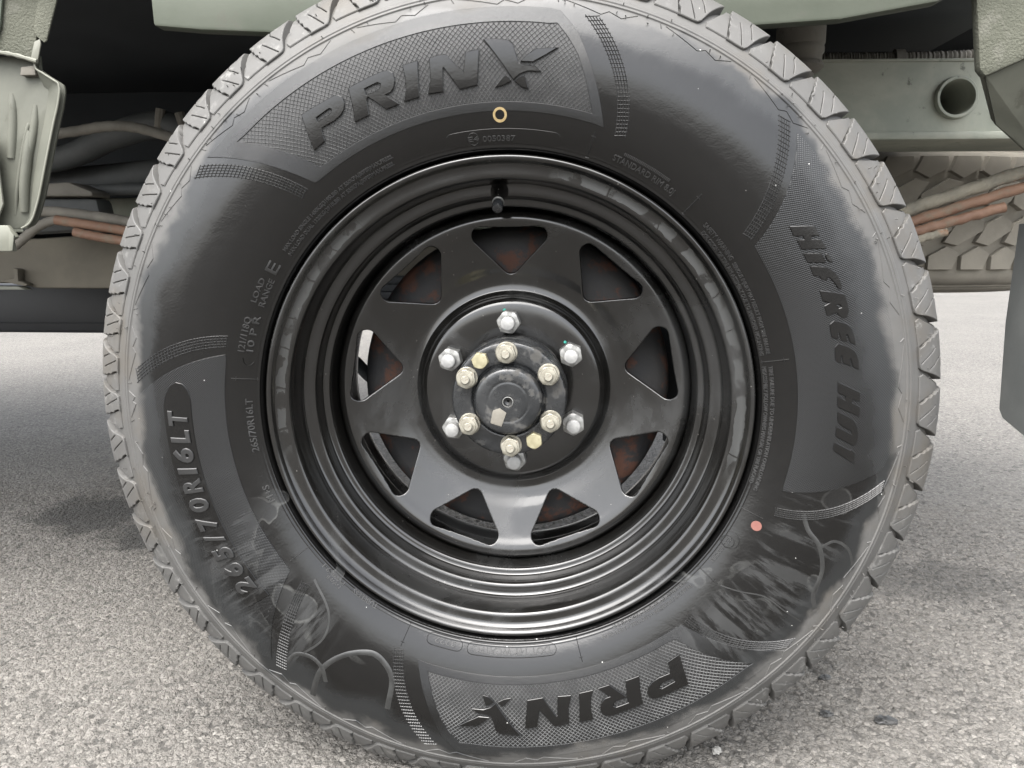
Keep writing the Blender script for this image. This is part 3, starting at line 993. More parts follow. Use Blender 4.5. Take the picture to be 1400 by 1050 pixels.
NTH = 600
ss = np.concatenate([np.linspace(0, s_of_r(.231), 40), np.linspace(s_of_r(.231), s_of_r(.341), 60)[1:], np.linspace(s_of_r(.341), s_of_r(.3525), 44)[1:],
                     np.linspace(s_of_r(.3525), BS[-1], 44)[1:]])
th = np.linspace(0, 2 * np.pi, NTH, endpoint=False)
outer = surf(th[:, None], ss[None, :], ring_h(ss)[None, :])
s_in = np.linspace(BS[-1], 0, 50)[1:]
inner = surf(th[:, None], s_in[None, :], 0.0)
inner[..., 1] *= -1
V = np.concatenate([outer, inner], 1)
nn = V.shape[1]
idx = np.arange(NTH * nn).reshape(NTH, nn)
nx = np.roll(idx, -1, 0)
F = np.stack([idx[:, :-1], idx[:, 1:], nx[:, 1:], nx[:, :-1]], -1).reshape(-1, 4)
tyre = mesh_obj('tyre', V.reshape(-1, 3), F.tolist(), M['rubber'], wheel, 60)


# ---- raised work: filled outlines in (angle x 0.29 m, radius) wrapped on to the tyre
U0 = 0.29


def flat_mesh(curve, max_edge):
    me = bpy.data.meshes.new_from_object(bpy.data.objects.new('flat', curve))
    bm = bmesh.new()
    bm.from_mesh(me)
    bpy.data.meshes.remove(me)
    bmesh.ops.remove_doubles(bm, verts=bm.verts[:], dist=1e-6)
    for _ in range(6):
        e = [x for x in bm.edges if x.calc_length() > max_edge]
        if not e:
            break
        bmesh.ops.subdivide_edges(bm, edges=e, cuts=1)
        bmesh.ops.triangulate(bm, faces=[f for f in bm.faces if len(f.verts) > 3])
    bm.verts.index_update()
    V = np.array([v.co[:] for v in bm.verts]) if len(bm.verts) else np.zeros((0, 3))
    F = [[v.index for v in f.verts] for f in bm.faces]
    bm.free()
    return V, F


def outline_curve(polys, height, bevel=0.00025):
    cu = bpy.data.curves.new('outline', 'CURVE')
    cu.dimensions = '2D'
    cu.fill_mode = 'BOTH'
    cu.extrude = max(height / 2 - bevel, 1e-5)
    cu.bevel_depth = bevel
    cu.bevel_resolution = 0
    cu.offset = -bevel
    for p in polys:
        add_poly(cu, p)
    return cu


def raised(name, polys, h0, h1, mat, parent=None, rot=0.0, max_edge=0.006, bevel=0.00025, angle=30):
    """polys: outlines (and holes) as (degrees, radius)."""
    cu = outline_curve([[(math.radians(a) * U0, r) for a, r in p] for p in polys], h1 - h0, bevel)
    V, F = flat_mesh(cu, max_edge)
    P = surf(V[:, 0] / U0 + math.radians(rot), s_of_r(V[:, 1]), V[:, 2] + (h0 + h1) / 2)
    return mesh_obj(name, P, F, mat, parent or tyre, angle)


FONT_CACHE = {}


def text_shape(body, size, sx, bevel, height, shear=0.0, bold=0.0):
    cu = bpy.data.curves.new('text', 'FONT')
    cu.body = body
    cu.size = size
    cu.shear = shear
    cu.extrude = max(height / 2 - bevel, 1e-5)
    cu.bevel_depth = bevel
    cu.bevel_resolution = 0
    cu.offset = bold
    cu.resolution_u = 3
    cu.space_character = 1.0
    V, F = flat_mesh(cu, 0.006)
    return V * np.array([sx, 1, 1]), F


def lettering(body, a0, a1, r0, cap, h=0.0010, base=-0.0002, mat=None, name='lettering', bold=0.0, shear=0.0, bev=0.00008):
    """One moulded line of text between two angles (degrees), tops outward; cap is the height of the capitals."""
    V, F = text_shape(body, cap / 0.69, 1.0, bev, h - base, shear, bold)
    if not len(V):
        return None
    x0, x1 = V[:, 0].min(), V[:, 0].max()
    ang = math.radians(a0) + (V[:, 0] - x0) / (x1 - x0) * math.radians(a1 - a0)
    P = surf(ang, s_of_r(r0 + V[:, 1]), V[:, 2] + (h + base) / 2)
    return mesh_obj(name, P, F, mat or M['print'], tyre, 30)


class Ridges:
    """Many thin moulded ridges joined into one mesh."""

    def __init__(self):
        self.V, self.F = [], []

    def add(self, pts, w, h, closed=False, base=-0.00015, flat=0.0):
        p = np.array([(math.radians(a) * U0, r) for a, r in pts], float)
        n = len(p)
        if n < 2:
            return
        if closed:
            t = np.roll(p, -1, 0) - np.roll(p, 1, 0)
        else:
            t = np.gradient(p, axis=0)
        t /= np.linalg.norm(t, axis=1)[:, None] + 1e-12
        nrm = np.stack([-t[:, 1], t[:, 0]], -1)
        offs = [(-w / 2, base), (-w * flat / 2, h), (w * flat / 2, h), (w / 2, base)] if flat else [(-w / 2, base), (0, h), (w / 2, base)]
        L = [surf(q[:, 0] / U0, s_of_r(q[:, 1]), hh) for q, hh in ((p + nrm * o, hh) for o, hh in offs)]
        b = len(self.V)
        m = len(offs)
        for i in range(n):
            self.V.extend(l[i] for l in L)
        for i in range(n if closed else n - 1):
            j = (i + 1) % n
            for k in range(m - 1):
                self.F.append((b + i * m + k, b + j * m + k, b + j * m + k + 1, b + i * m + k + 1))
        if not closed:
            self.F.append(tuple(b + k for k in range(m)))
            self.F.append(tuple(b + (n - 1) * m + k for k in range(m))[::-1])

    def build(self, name, mat, parent=None, angle=20):
        bm = bmesh.new()
        vs = [bm.verts.new(v) for v in self.V]
        for f in self.F:
            try:
                bm.faces.new([vs[k] for k in f])
            except ValueError:
                pass
        return bm_obj(name, bm, mat, parent or tyre, angle)


def seg(p, q, n):
    return [(p[0] + (q[0] - p[0]) * t, p[1] + (q[1] - p[1]) * t) for t in np.linspace(0, 1, n)]


def arc(r, a, b, step=1.0):
    n = max(2, int(abs(b - a) / step) + 1)
    return [(x, r) for x in np.linspace(a, b, n)]


def bowed(p, q, bow, n=14):
    """From p to q with a sideways bow (degrees)."""
    return [(p[0] + (q[0] - p[0]) * t + bow * 4 * t * (1 - t), p[1] + (q[1] - p[1]) * t) for t in np.linspace(0, 1, n)]


# ---- shoulder blocks
NOTCH = [-91.95, -86.28, -80.51, -74.72, -67.9, -61.53, -54.95, -48.6, -42.52, -35.6, -28.3, -21.1, -13.9, -6.7, 0.5, 7.7, 14.9, 22.1, 29.29, 35.95, 42.83, 49.75,
         56.46, 63.91, 71.66, 79.45, 87.16, 94.9, 102.6, 109.9, 117.38, 125.15]
rest = np.linspace(125.15, 268.05, 21)
NOTCH += list(rest[1:-1])
NOTCH = np.array(NOTCH + [268.05])
S_IN, S_OUT = float(s_of_r(.3565)), float(BS[-1] - 0.052)
SPAN = S_OUT - S_IN
VIS = 0.031 / SPAN            # fraction of the block's width that shows from the side


def block_mesh(a0, a1):
    w = math.radians(a1 - a0)
    jit = lambda k=0.012: random.uniform(-k, k)

    def pt(a, f):              # fraction of the pitch, fraction of the visible width -> flat coordinates
        return (a * w * 0.385, f * SPAN * VIS)
    far = 1 / VIS
    body = [(.19, .05), (.15, .0), (.44, .0), (.535, .02), (.585, .10), (.66 + jit(), .42), (.80, .90), (.845 + jit(), 1.04), (.86, far), (.02, far), (-.01 + jit(), 1.02),
            (.0, .86), (.025, .80), (.01, .70), (.055, .62), (.045, .50), (.095, .42), (.09, .30), (.15, .22)]
    # sipes, cut as narrow slots
    sw = .0085

    def slot(pts):
        p = [np.array(q) for q in pts]
        l, r_ = [], []
        for i, q in enumerate(p):
            t = p[min(i + 1, len(p) - 1)] - p[max(i - 1, 0)]
            n = np.array([-t[1] * 0.9, t[0] / 0.9])
            n /= np.linalg.norm(n) + 1e-9
            l.append(q + n * sw)
            r_.append(q - n * sw)
        return [tuple(q) for q in l + r_[::-1]]
    s1 = slot([(.435 + jit(), 1.30), (.44, .80), (.59, .38)])
    s2 = slot([(.235 + jit(), .66), (.47 + jit(), .07)])
    cu = outline_curve([[pt(*q) for q in body], [pt(*q) for q in s1], [pt(*q) for q in s2]], 0.011, 0.0005)
    V, F = flat_mesh(cu, 0.008)
    foot = [(-.345, .20), (-.31, .03), (.16, .03), (.10, .30), (.06, .50), (.03, .80), (.0, far), (-.08, far), (-.095, 1.05), (-.12, .86), (-.19, .60), (-.27, .35)]
    cu2 = outline_curve([[pt(*q) for q in foot]], 0.004, 0.0007)
    V2, F2 = flat_mesh(cu2, 0.010)
    th0 = math.radians(a0)

    def wrap(V, top):
        s = S_IN + V[:, 1]
        f = np.clip(V[:, 1] / (SPAN * VIS), 0, 1)
        hmax = 0.0022 + 0.0052 * f            # blocks stand higher towards the tread
        z = V[:, 2] + 0.5 * top
        h = np.where(z > 0.6 * top, hmax - (top - z), z / top * hmax * 0.3 - 0.003)
        return surf(th0 + V[:, 0] / 0.385, s, h)

    def wrap2(V):
        s = S_IN + V[:, 1]
        f = np.clip(V[:, 1] / (SPAN * VIS), 0, 1)
        return surf(th0 + V[:, 0] / 0.385, s, V[:, 2] - 0.002 + 0.0011 + 0.0032 * f)
    return np.concatenate([wrap(V, 0.011), wrap2(V2)]), F + [[k + len(V) for k in f] for f in F2]


for a0, a1 in zip(NOTCH[:-1], NOTCH[1:]):
    V, F = block_mesh(a0, a1)
    mesh_obj('tread_block', V, F, M['block'], tyre, 32)

# the rest of the tread, turned away from the camera
bm = bmesh.new()
NP = 48
for k in range(NP):
    for y0, y1, o in ((-0.045, -0.006, 0.0), (0.006, 0.045, 0.5), (0.055, 0.098, 0.2)):
        a, b = (k + o + 0.06) * 2 * math.pi / NP, (k + o + 0.90) * 2 * math.pi / NP
        v = []
        for rr in (0.381, 0.3915):
            q = squash(np.array([[rr * math.sin(t), y, rr * math.cos(t)] for t, y in ((a, y0), ((a + b) / 2, y0 + 0.004), (b, y0), (b + 0.02, y1), ((a + b) / 2 + 0.02, y1 - 0.004), (a + 0.02, y1))]))
            v.append([bm.verts.new((p[0], p[1], p[2] + AX)) for p in q])
        bm.faces.new(v[1])
        for i in range(6):
            bm.faces.new((v[0][i], v[0][(i + 1) % 6], v[1][(i + 1) % 6], v[1][i]))
tag(bm_obj('centre_tread', bm, M['block'], tyre, 30), kind='stuff')

# whiskers of rubber left by the mould vents
hb = bmesh.new()
hr_ = random.Random(4)
for _ in range(150):
    t_ = R(hr_.uniform(-120, 140))
    s_ = float(s_of_r(hr_.choice((.339, .3425, .347, .3525, .358, .363, .368)) + hr_.uniform(-.001, .001)))
    L_ = hr_.uniform(.0012, .0034)
    p0 = Vector(surf(t_, s_, .0006 if s_ < S_IN else .0035))
    p1 = Vector(surf(t_ + hr_.uniform(-.004, .004), s_ + hr_.uniform(-.001, .001), (.0006 if s_ < S_IN else .0035) + L_))
    tube(hb, [p0, p1], .00042, 5, 1)
tag(bm_obj('mould_hairs', hb, M['block'], tyre, 60), kind='stuff')

# zigzag mould line inside the shoulder rib
zz = Ridges()
for k in range(-1, len(NOTCH) - 1, 2):
    a, b = NOTCH[max(k, 0)], NOTCH[min(k + 2, len(NOTCH) - 1)]
    d = b - a
    pts = [(0.02, .3425), (.40, .3355), (.47, .3392), (.60, .3362), (.74, .3425)]
    path = []
    for p, q in zip(pts, pts[1:]):
        path += seg((a + d * p[0], p[1]), (a + d * q[0], q[1]), 6)[:-1]
    path.append((a + d * pts[-1][0], pts[-1][1]))
    zz.add(path, .0010, .0005)
    zz.add(seg((a + d * .96, .3435), (a + d * .985, .3395), 3), .0009, .0006)
zz.build('zigzag_line', M['rubber'])
GLYPHS = {
  'P': [[(-33.91,0.3016),(-28.24,0.3001),(-27.68,0.2999),(-27.08,0.2982),(-26.73,0.295),(-26.88,0.2908),(-27.47,0.2868),(-28.42,0.2843),(-29.9,0.2831),(-32.14,0.284),(-32.49,0.2822),(-33.07,0.2742),(-35.65,0.2735),(-34.79,0.2869)],[(-32.16,0.2929),(-29.5,0.2934),(-29.25,0.2921),(-29.58,0.2898),(-30.3,0.2891),(-32.33,0.2896)]],
  'R': [[(-25.22,0.2997),(-19.3,0.3007),(-18.31,0.2997),(-17.76,0.2963),(-17.82,0.2908),(-18.37,0.2858),(-19.17,0.2832),(-20.14,0.2829),(-18.43,0.2726),(-20.82,0.2724),(-22.96,0.2868),(-23.27,0.2857),(-24.04,0.2737),(-26.85,0.2742),(-25.92,0.2856)],[(-22.97,0.2936),(-20.6,0.294),(-20.2,0.2922),(-20.51,0.2897),(-21.19,0.2884),(-23.06,0.2886)]],
  'I': [[(-15.97,0.2997),(-13.46,0.2999),(-14.73,0.2728),(-17.52,0.2729),(-16.63,0.2796),(-16.08,0.2905)]],
  'N': [[(-11.61,0.2995),(-10.08,0.3003),(-8.93,0.2997),(-6.71,0.2835),(-6.6,0.2837),(-5.88,0.299),(-3.73,0.3003),(-4.48,0.2734),(-7.61,0.2719),(-9.64,0.2901),(-9.8,0.2898),(-10.48,0.2723),(-13.11,0.2733),(-12.11,0.2837)]],
  'X': [[(-3.04,0.3077),(-1.05,0.3075),(0.84,0.3061),(1.49,0.3029),(1.96,0.2957),(2.47,0.2891),(3.77,0.2878),(5.13,0.2874),(6.23,0.2837),(4.0,0.2834),(2.65,0.2807),(1.69,0.2762)],[(-1.44,0.2709),(-0.32,0.2767),(0.39,0.2795),(1.38,0.2754),(0.02,0.2723)],[(1.95,0.2751),(2.67,0.278),(3.53,0.2798),(3.93,0.2755),(4.37,0.2701),(3.09,0.2711)],[(2.73,0.2902),(3.67,0.2952),(5.05,0.3004),(8.43,0.3031),(6.61,0.2963),(4.74,0.2904)]],
  'H': [[(55.87,0.2833),(57.97,0.3003),(59.72,0.2998),(59.11,0.2943),(59.59,0.2933),(60.3,0.2997),(62.03,0.3004),(60.28,0.2826),(58.43,0.2831),(59.01,0.288),(58.47,0.2888),(57.71,0.2824)]],
  'i': [[(60.92,0.2825),(62.35,0.2952),(64.0,0.2954),(62.69,0.2826)],[(63.88,0.3008),(64.18,0.3006),(64.35,0.3),(64.36,0.2993),(64.2,0.2984),(63.91,0.2977),(63.55,0.2972),(63.18,0.2971),(62.88,0.2974),(62.71,0.298),(62.7,0.2987),(62.86,0.2996),(63.15,0.3002),(63.51,0.3007)]],
  'F': [[(63.38,0.283),(64.66,0.2946),(65.49,0.2978),(66.54,0.3002),(67.66,0.3008),(68.27,0.3005),(68.83,0.2996),(68.8,0.2978),(67.11,0.2953),(66.49,0.2938),(66.35,0.2914),(66.68,0.2914),(66.41,0.2882),(65.9,0.287),(65.55,0.2866),(65.12,0.2826)]],
  'R2': [[(67.82,0.2831),(69.78,0.3009),(71.41,0.301),(72.59,0.3004),(73.45,0.2979),(73.41,0.2942),(72.26,0.2909),(72.4,0.2828),(70.55,0.2829),(70.35,0.2874),(69.63,0.2828)],[(70.94,0.2918),(71.16,0.2951),(71.67,0.2955),(71.66,0.2933)]],
  'E': [[(73.82,0.2836),(73.39,0.2872),(74.39,0.2965),(75.5,0.3),(76.81,0.3007),(78.1,0.3009),(77.68,0.2967),(76.18,0.2955),(76.23,0.2941),(77.38,0.2942),(77.0,0.29),(75.56,0.2894),(75.62,0.288),(76.66,0.2879),(76.28,0.2832),(75.06,0.2827)]],
  'E2': [[(77.8,0.284),(77.32,0.287),(78.37,0.2959),(78.97,0.2991),(79.68,0.3005),(80.63,0.3014),(82.2,0.3015),(81.68,0.2968),(80.17,0.2955),(80.26,0.2944),(81.46,0.2948),(80.83,0.2891),(79.45,0.2889),(79.5,0.2877),(80.73,0.2873),(80.29,0.2833)]],
  'H2': [[(83.85,0.2838),(85.84,0.3015),(87.53,0.3016),(86.97,0.2955),(87.56,0.2952),(88.2,0.3018),(89.89,0.302),(88.26,0.2835),(86.4,0.2836),(87.03,0.2896),(86.43,0.2899),(85.75,0.2836)]],
  'O': [[(89.03,0.2842),(89.97,0.2941),(90.48,0.2979),(91.31,0.3003),(92.55,0.302),(93.27,0.3025),(94.22,0.3019),(94.74,0.2996),(93.45,0.2842),(91.61,0.2838),(92.67,0.2954),(92.74,0.2967),(92.38,0.2965),(92.09,0.2946),(91.72,0.2898),(90.9,0.2843)]],
  '1': [[(94.41,0.284),(95.45,0.2975),(95.23,0.2981),(95.8,0.302),(97.72,0.3031),(95.92,0.2838)]],
}

# ---- PRINX panels: lined border, lattice, letters (the lower one is the upper turned half a turn)
left_in = [(-36.7, .2612), (-38.4, .2772), (-40.5, .2937), (-42.5, .309), (-44.5, .3222)]
right_in = [(7.7, .3222), (9.7, .312), (11.6, .3004), (13.7, .2827), (16.2, .2600)]
lattice_poly = left_in + arc(.3212, -43, 6.5, 2) + right_in + arc(.2602, 14, -35, 2)
left_out = [(-39.4, .2540), (-41.6, .2740), (-44.2, .2960), (-46.8, .3160), (-49.4, .3345)]
right_out = [(7.9, .3325), (11.0, .3170), (13.7, .2964), (16.4, .2750), (19.0, .2528)]
border_poly = left_out + arc(.3335, -48, 6.5, 2) + right_out + arc(.2532, 17, -38, 2)


def inside(poly):
    q = np.array([(math.radians(a) * U0, r) for a, r in poly])

    def f(u, r):
        c = np.zeros(np.shape(u), bool)
        for (x0, y0), (x1, y1) in zip(q, np.roll(q, -1, 0)):
            m = (y0 > r) != (y1 > r)
            c ^= m & (u < (x1 - x0) * (r - y0) / (y1 - y0 + 1e-15) + x0)
        return c
    return f


def lattice(poly, rot, pitch, w, h):
    f = inside(poly)
    rd = Ridges()
    u0, u1 = math.radians(min(a for a, _ in poly)) * U0, math.radians(max(a for a, _ in poly)) * U0
    r0, r1 = min(r for _, r in poly), max(r for _, r in poly)
    for sgn in (1, -1):
        c = -0.45
        while c < 0.75:
            t = np.arange(r0 - 0.001, r1 + 0.001, 0.0008)
            u = c + sgn * (t - r0) * 0.92
            k = f(u, t)
            i = 0
            while i < len(t):
                if k[i]:
                    j = i
                    while j + 1 < len(t) and k[j + 1]:
                        j += 1
                    if j - i > 2:
                        m = max(2, int((j - i) / 6) + 1)
                        ix = np.linspace(i, j, m).astype(int)
                        rd.add([(math.degrees(u[q] / U0) + rot, t[q]) for q in ix], w, h)
                    i = j + 1
                else:
                    i += 1
            c += pitch * 1.36
    return rd


M['pit'] = plain('matt_rubber', (0.0035, 0.0035, 0.0035), (0.006, 0.006, 0.006), (0.5, 0.6), 60, bump=0.05)
for rot in (0, 180):
    raised('lattice_floor', [lattice_poly], -0.0004, 0.00008, M['pit'], rot=rot, bevel=0.00005)
    raised('panel_border', [border_poly, lattice_poly], -0.0004, 0.0007, M['lines'], rot=rot, bevel=0.0002)
    tag(lattice(lattice_poly, rot, 0.0030, 0.00085, 0.0006).build('lattice', M['lattice']), kind='stuff')
    for ch in 'PRINX':
        g = GLYPHS[ch]
        raised('letter', g, -0.0004, 0.0021, M['rubber'], rot=rot, bevel=0.0004, max_edge=0.005)

# ---- textured bars between the panels
BARS = [((-52.0, .3340), (-42.4, .2540), .9, 2.1), ((12.4, .3325), (22.4, .2515), 1.5, 2.0), ((42.9, .3335), (53.3, .2530), .9, 1.9), ((100.6, .3345), (110.0, .2545), 1.6, 1.6),
        ((129.0, .3340), (138.9, .2530), 1.45, 1.9), ((192.4, .3320), (203.4, .2515), 1.2, 2.0), ((220.3, .3295), (228.2, .2510), .3, 1.8), ((274.9, .3330), (283.6, .2545), 1.2, 2.2)]
for p, q, bow, wid in BARS:
    rd = Ridges()
    for k in range(5):
        o = wid * (k / 4 - 0.5)
        rd.add(bowed((p[0] + o, p[1]), (q[0] + o, q[1]), bow, 16), .0010, .0007)
    n = 30
    for a, r in bowed(p, q, bow, n):
        rd.add([(a - wid / 2, r - 0.0016), (a, r), (a + wid / 2, r + 0.0016)], 0.0010, .0006)
    tag(rd.build('textured_bar', M['bar']), kind='stuff')

# ---- the two hatched panels at the sides
pr_poly = bowed((45.6, .3330), (55.6, .2530), 1.0, 10) + arc(.2527, 57, 104.5, 1.6) + bowed((105.6, .2535), (98.3, .3285), 0.9, 10) + [(97, .3315)] + arc(.3335, 95.5, 47, 1.6)
raised('hatched_panel', [pr_poly], -0.0004, 0.0006, M['hatch'], bevel=0.0002, max_edge=0.007)
pl_poly = bowed((222.4, .3290), (232.4, .2530), .4, 10) + arc(.2527, 233.5, 280, 1.6) + bowed((280.9, .2540), (271.6, .3325), .9, 10) + arc(.3335, 270, 224, 1.6)
cap_poly = arc(.2815, 231.2, 271.5, 1.4) + [(273.2, .2835), (274.4, .2885), (274.6, .2945), (273.9, .3000), (272.4, .3040)] + arc(.3065, 270.6, 231.8, 1.4)
raised('hatched_panel', [pl_poly, cap_poly], -0.0004, 0.0006, M['hatch'], bevel=0.0002, max_edge=0.007)
raised('name_plate', [cap_poly], -0.0004, 0.0011, M['rubber'], bevel=0.0003, max_edge=0.006)
for k in ('H', 'i', 'F', 'R2', 'E', 'E2', 'H2', 'O', '1'):
    raised('letter', GLYPHS[k], -0.0002, 0.0020, M['rubber'], bevel=0.0004, max_edge=0.005)
# tyre size on the left plate, one raised character after another
body = '265/70R16LT'
wd = {'1': .62, '/': .80, 'L': .92}
tot = sum(wd.get(c, 1) for c in body)
a = 233.4
for c in body:
    d = 36.6 * wd.get(c, 1) / tot
    lettering(c, a + d * .10, a + d * .88, .2862, .0155, h=0.0027, base=0.0006, name='character', bold=0.0006, shear=0.12, mat=M['print'], bev=0.0005)
    a += d

# ---- mould lines across the bead
for k in (-83.9, 17.7, 41.5, 78.8, 112.4, 129.3, 163.1, 203.4, 234.0):
    rd = Ridges()
    rd.add(seg((k, .2268), (k, .2478), 8), .0009, .0009)
    rd.add(seg((k - .45, .2440), (k + .45, .2440), 3), .0007, .0007)
    rd.add(seg((k - .35, .2275), (k + .35, .2275), 3), .0007, .0007)
    rd.build('mould_line', M['print'])


def pill(a0, a1, r0, r1, n=7):
    rr = (r1 - r0) / 2
    da = math.degrees(rr / ((r0 + r1) / 2))
    out = arc(r0, a0 + da, a1 - da, 1.0)
    out += [(a1 - da + da * math.sin(t), (r0 + r1) / 2 - rr * math.cos(t)) for t in np.linspace(0, math.pi, n)[1:-1]]
    out += arc(r1, a1 - da, a0 + da, 1.0)
    out += [(a0 + da - da * math.sin(t), (r0 + r1) / 2 + rr * math.cos(t)) for t in np.linspace(0, math.pi, n)[1:-1]]
    return out


def circle(a, r, rad, n=20):
    return [(a + math.degrees(rad * math.sin(t) / r), r + rad * math.cos(t)) for t in np.linspace(0, 2 * math.pi, n, endpoint=False)]


def outline(poly, w=.0008, h=.0006):
    rd = Ridges()
    rd.add(poly, w, h, closed=True)
    return rd.build('outline', M['print'])


# small print round the bead
lettering('MAX LOAD SINGLE 1450KG(3195LBS) AT 550KPA(80PSI)MAX.PRESS.', -54.2, -23.6, .2370, .0028)
lettering('MAX LOAD DUAL 1320KG(2910LBS) AT 550KPA(80PSI)MAX.PRESS.', -54.4, -24.0, .2318, .0028)
lettering('LOAD', -67.0, -61.6, .2400, .0044)
lettering('RANGE', -67.4, -61.0, .2332, .0044)
lettering('E', -59.8, -57.4, .2345, .0095)
lettering('121/118Q', -78.0, -70.4, .2396, .0052)
lettering('10 P R', -77.8, -69.6, .2330, .0052)
rd = Ridges()
rd.add([(-79.3, .2400), (-80.4, .2385), (-80.9, .2360), (-80.7, .2330), (-80.0, .2312)], .0008, .0007)
rd.build('outline', M['rubber'])
lettering('265/70R16LT', -100.6, -88.4, .2312, .0054)
lettering('M+S', -112.6, -108.6, .2325, .0054)
lettering('DWNL', -138.0, -133.6, .2322, .0030)
lettering('PW0K9-1', -138.2, -131.6, .2280, .0036)
lettering('TUBELESS', -147.8, -140.8, .2268, .0040)
lettering('3222', -168.2, -163.2, .2305, .0046)
outline(pill(-169.9, -161.4, .2280, .2376))
lettering('DOT 14Y WCATPC', -190.3, -172.6, .2305, .0050)
outline(pill(-191.8, -171.0, .2282, .2378))
lettering('TREAD 2 PLY POLYESTER + 2 PLY STEEL + 2 PLY NYLON', 133.4, 157.2, .2325, .0030)
lettering('SIDEWALL 2 PLY POLYESTER  MADE IN CHINA', 133.8, 154.2, .2278, .0030)
outline(circle(120.6, .2334, .0052))
outline(circle(120.0, .2338, .0078))
lettering('CCC', 119.6, 121.6, .2318, .0034)
lettering('S000583', 122.0, 126.4, .2312, .0032)
lettering('SAFETY WARNING', 46.2, 55.6, .2318, .0036)
lettering('SERIOUS INJURY MAY RESULT FROM TIRE FAILURE', 56.4, 77.2, .2318, .0028)
lettering('EXPLOSION OF TIRE RIM ASSEMBLY DUE TO IMPROPER MOUNTING', 47.2, 77.4, .2270, .0028)
lettering('TIRE FAILURE DUE TO UNDERINFLATION OVERLOADING', 79.9, 107.6, .2320, .0028)
lettering('MISASSEMBLY FOLLOW OWNERS MANUAL OR TIRE PLACARD', 79.9, 106.4, .2272, .0028)
lettering('STANDARD RIM 8.0J', 22.8, 37.2, .2326, .0046)
lettering('IIIIIIIIIIIIIIIIIIIIIIIIIIIIIII', 24.6, 35.0, .2392, .0020)
lettering('E4', -7.6, -5.4, .2318, .0036)
outline(circle(-6.5, .2336, .0046))
lettering('0050387', -4.6, 2.2, .2308, .0040)
raised('approval_plate', [pill(-12.2, 11.6, .2290, .2400)], -0.0003, 0.0003, M['rubber'], bevel=0.0001)

# dried runs of tyre dressing, a thin film standing on the rubber
M['smear'] = plain('dried_dressing', (0.0105, 0.0107, 0.0105), (0.0195, 0.0199, 0.0195), (0.30, 0.48), 70, bump=0.1)
for wd_, pts in (
        (0.0042, [(-139.8, 0.3209), (-140.1, 0.3068), (-142.4, 0.2996), (-145.1, 0.3019), (-147.2, 0.3129)]),
        (0.0055, [(-146.6, 0.3354), (-145.3, 0.3039), (-147.2, 0.2798), (-151.3, 0.2654), (-154.8, 0.2672), (-157.7, 0.2798), (-158.9, 0.3083)]),
        (0.0022, [(-132.5, 0.243), (-138.0, 0.2512), (-140.9, 0.2619), (-142.1, 0.2795), (-140.8, 0.3034)]),
        (0.0042, [(108.5, 0.2758), (110.9, 0.2853), (112.7, 0.2998), (116.3, 0.3135), (120.4, 0.3191), (122.4, 0.3293)]),
        (0.0025, [(112.8, 0.3016), (111.0, 0.3111), (111.6, 0.3262), (114.2, 0.3395)]),
        (0.0012, [(129.0, 0.2507), (127.5, 0.265), (125.3, 0.2844), (125.3, 0.3064), (125.3, 0.3268)])):
    q = [(p.x, p.y) for p in smooth_path([(a * 1.0, r * 1000, 0) for a, r in pts], 7)]
    rd = Ridges()
    rd.add([(a, r / 1000) for a, r in q], wd_, .00009, flat=.90)
    rd.build('dressing_run', M['smear'], angle=60)

# paint marks of the tyre maker
o = raised('balance_mark', [circle(-0.8, .2503, .0058, 24), circle(-0.8, .2503, .0039, 24)], -0.0002, 0.0011, M['dot_yellow'], bevel=0.00005)
o['label'] = 'ochre paint ring under the upper panel'
o = raised('balance_mark', [circle(114.4, .2459, .0044, 24)], -0.0002, 0.0006, M['dot_red'], bevel=0.00005)
o['label'] = 'salmon red paint dot low on the right'

# ------------------------------------------------------------------ rim
lip = [(.2190, -.1060), (.2205, -.1090), (.2208, -.1150), (.2200, -.1180), (.2184, -.1194), (.2166, -.1188), (.2148, -.1164), (.2128, -.1134), (.2105, -.1118), (.2080, -.1112),
       (.2040, -.1107), (.2022, -.1099), (.2010, -.1082), (.2004, -.1055), (.1999, -.0950), (.1996, -.0840), (.2004, -.0805), (.2005, -.0775), (.1994, -.0746), (.1978, -.0732),
       (.1955, -.0727), (.1915, -.0722), (.1897, -.0714), (.1886, -.0697), (.1882, -.0670), (.1878, -.0580), (.1873, -.0548), (.1862, -.0532), (.1846, -.0526), (.1824, -.0521), (.1811, -.0511),
       (.1804, -.0490), (.1800, -.0420), (.1795, -.0300), (.1790, -.0100),
       (.1790, .0400), (.1800, .0520), (.1880, .0650), (.1965, .0760), (.1980, .0850), (.2000, .1030), (.2050, .1100), (.2120, .1130), (.2180, .1195), (.2205, .1160), (.2190, .1060)]
prof, _ = spline2(lip, 330)
V, F = lathe_y(prof, 360)
rim = mesh_obj('rim', V, F, M['rim'], wheel, 60)

# wheel disc with its nine windows, pressed from sheet
DP = [(.0530, -.0180), (.0600, -.0195), (.0760, -.0203), (.0855, -.0196), (.0893, -.0174), (.0916, -.0136), (.0945, -.0100), (.0995, -.0070), (.1060, -.0062), (.1140, -.0080),
      (.1300, -.0146), (.1480, -.0216), (.1590, -.0262), (.1660, -.0297), (.1700, -.0308), (.1730, -.0296), (.1752, -.0250), (.1768, -.0160), (.1780, -.0020), (.1788, .0200)]
dprof, _ = spline2(DP, 200)
NR, NA = len(dprof), 1080
th = np.linspace(0, 2 * np.pi, NA, endpoint=False)
rr = np.repeat(dprof[None, :, 0], NA, 0)
tt = np.repeat(th[:, None], NR, 1)
TRI = np.array([(-.0288, .1550), (.0288, .1550), (0.0, .1262)])
RHO = .0086


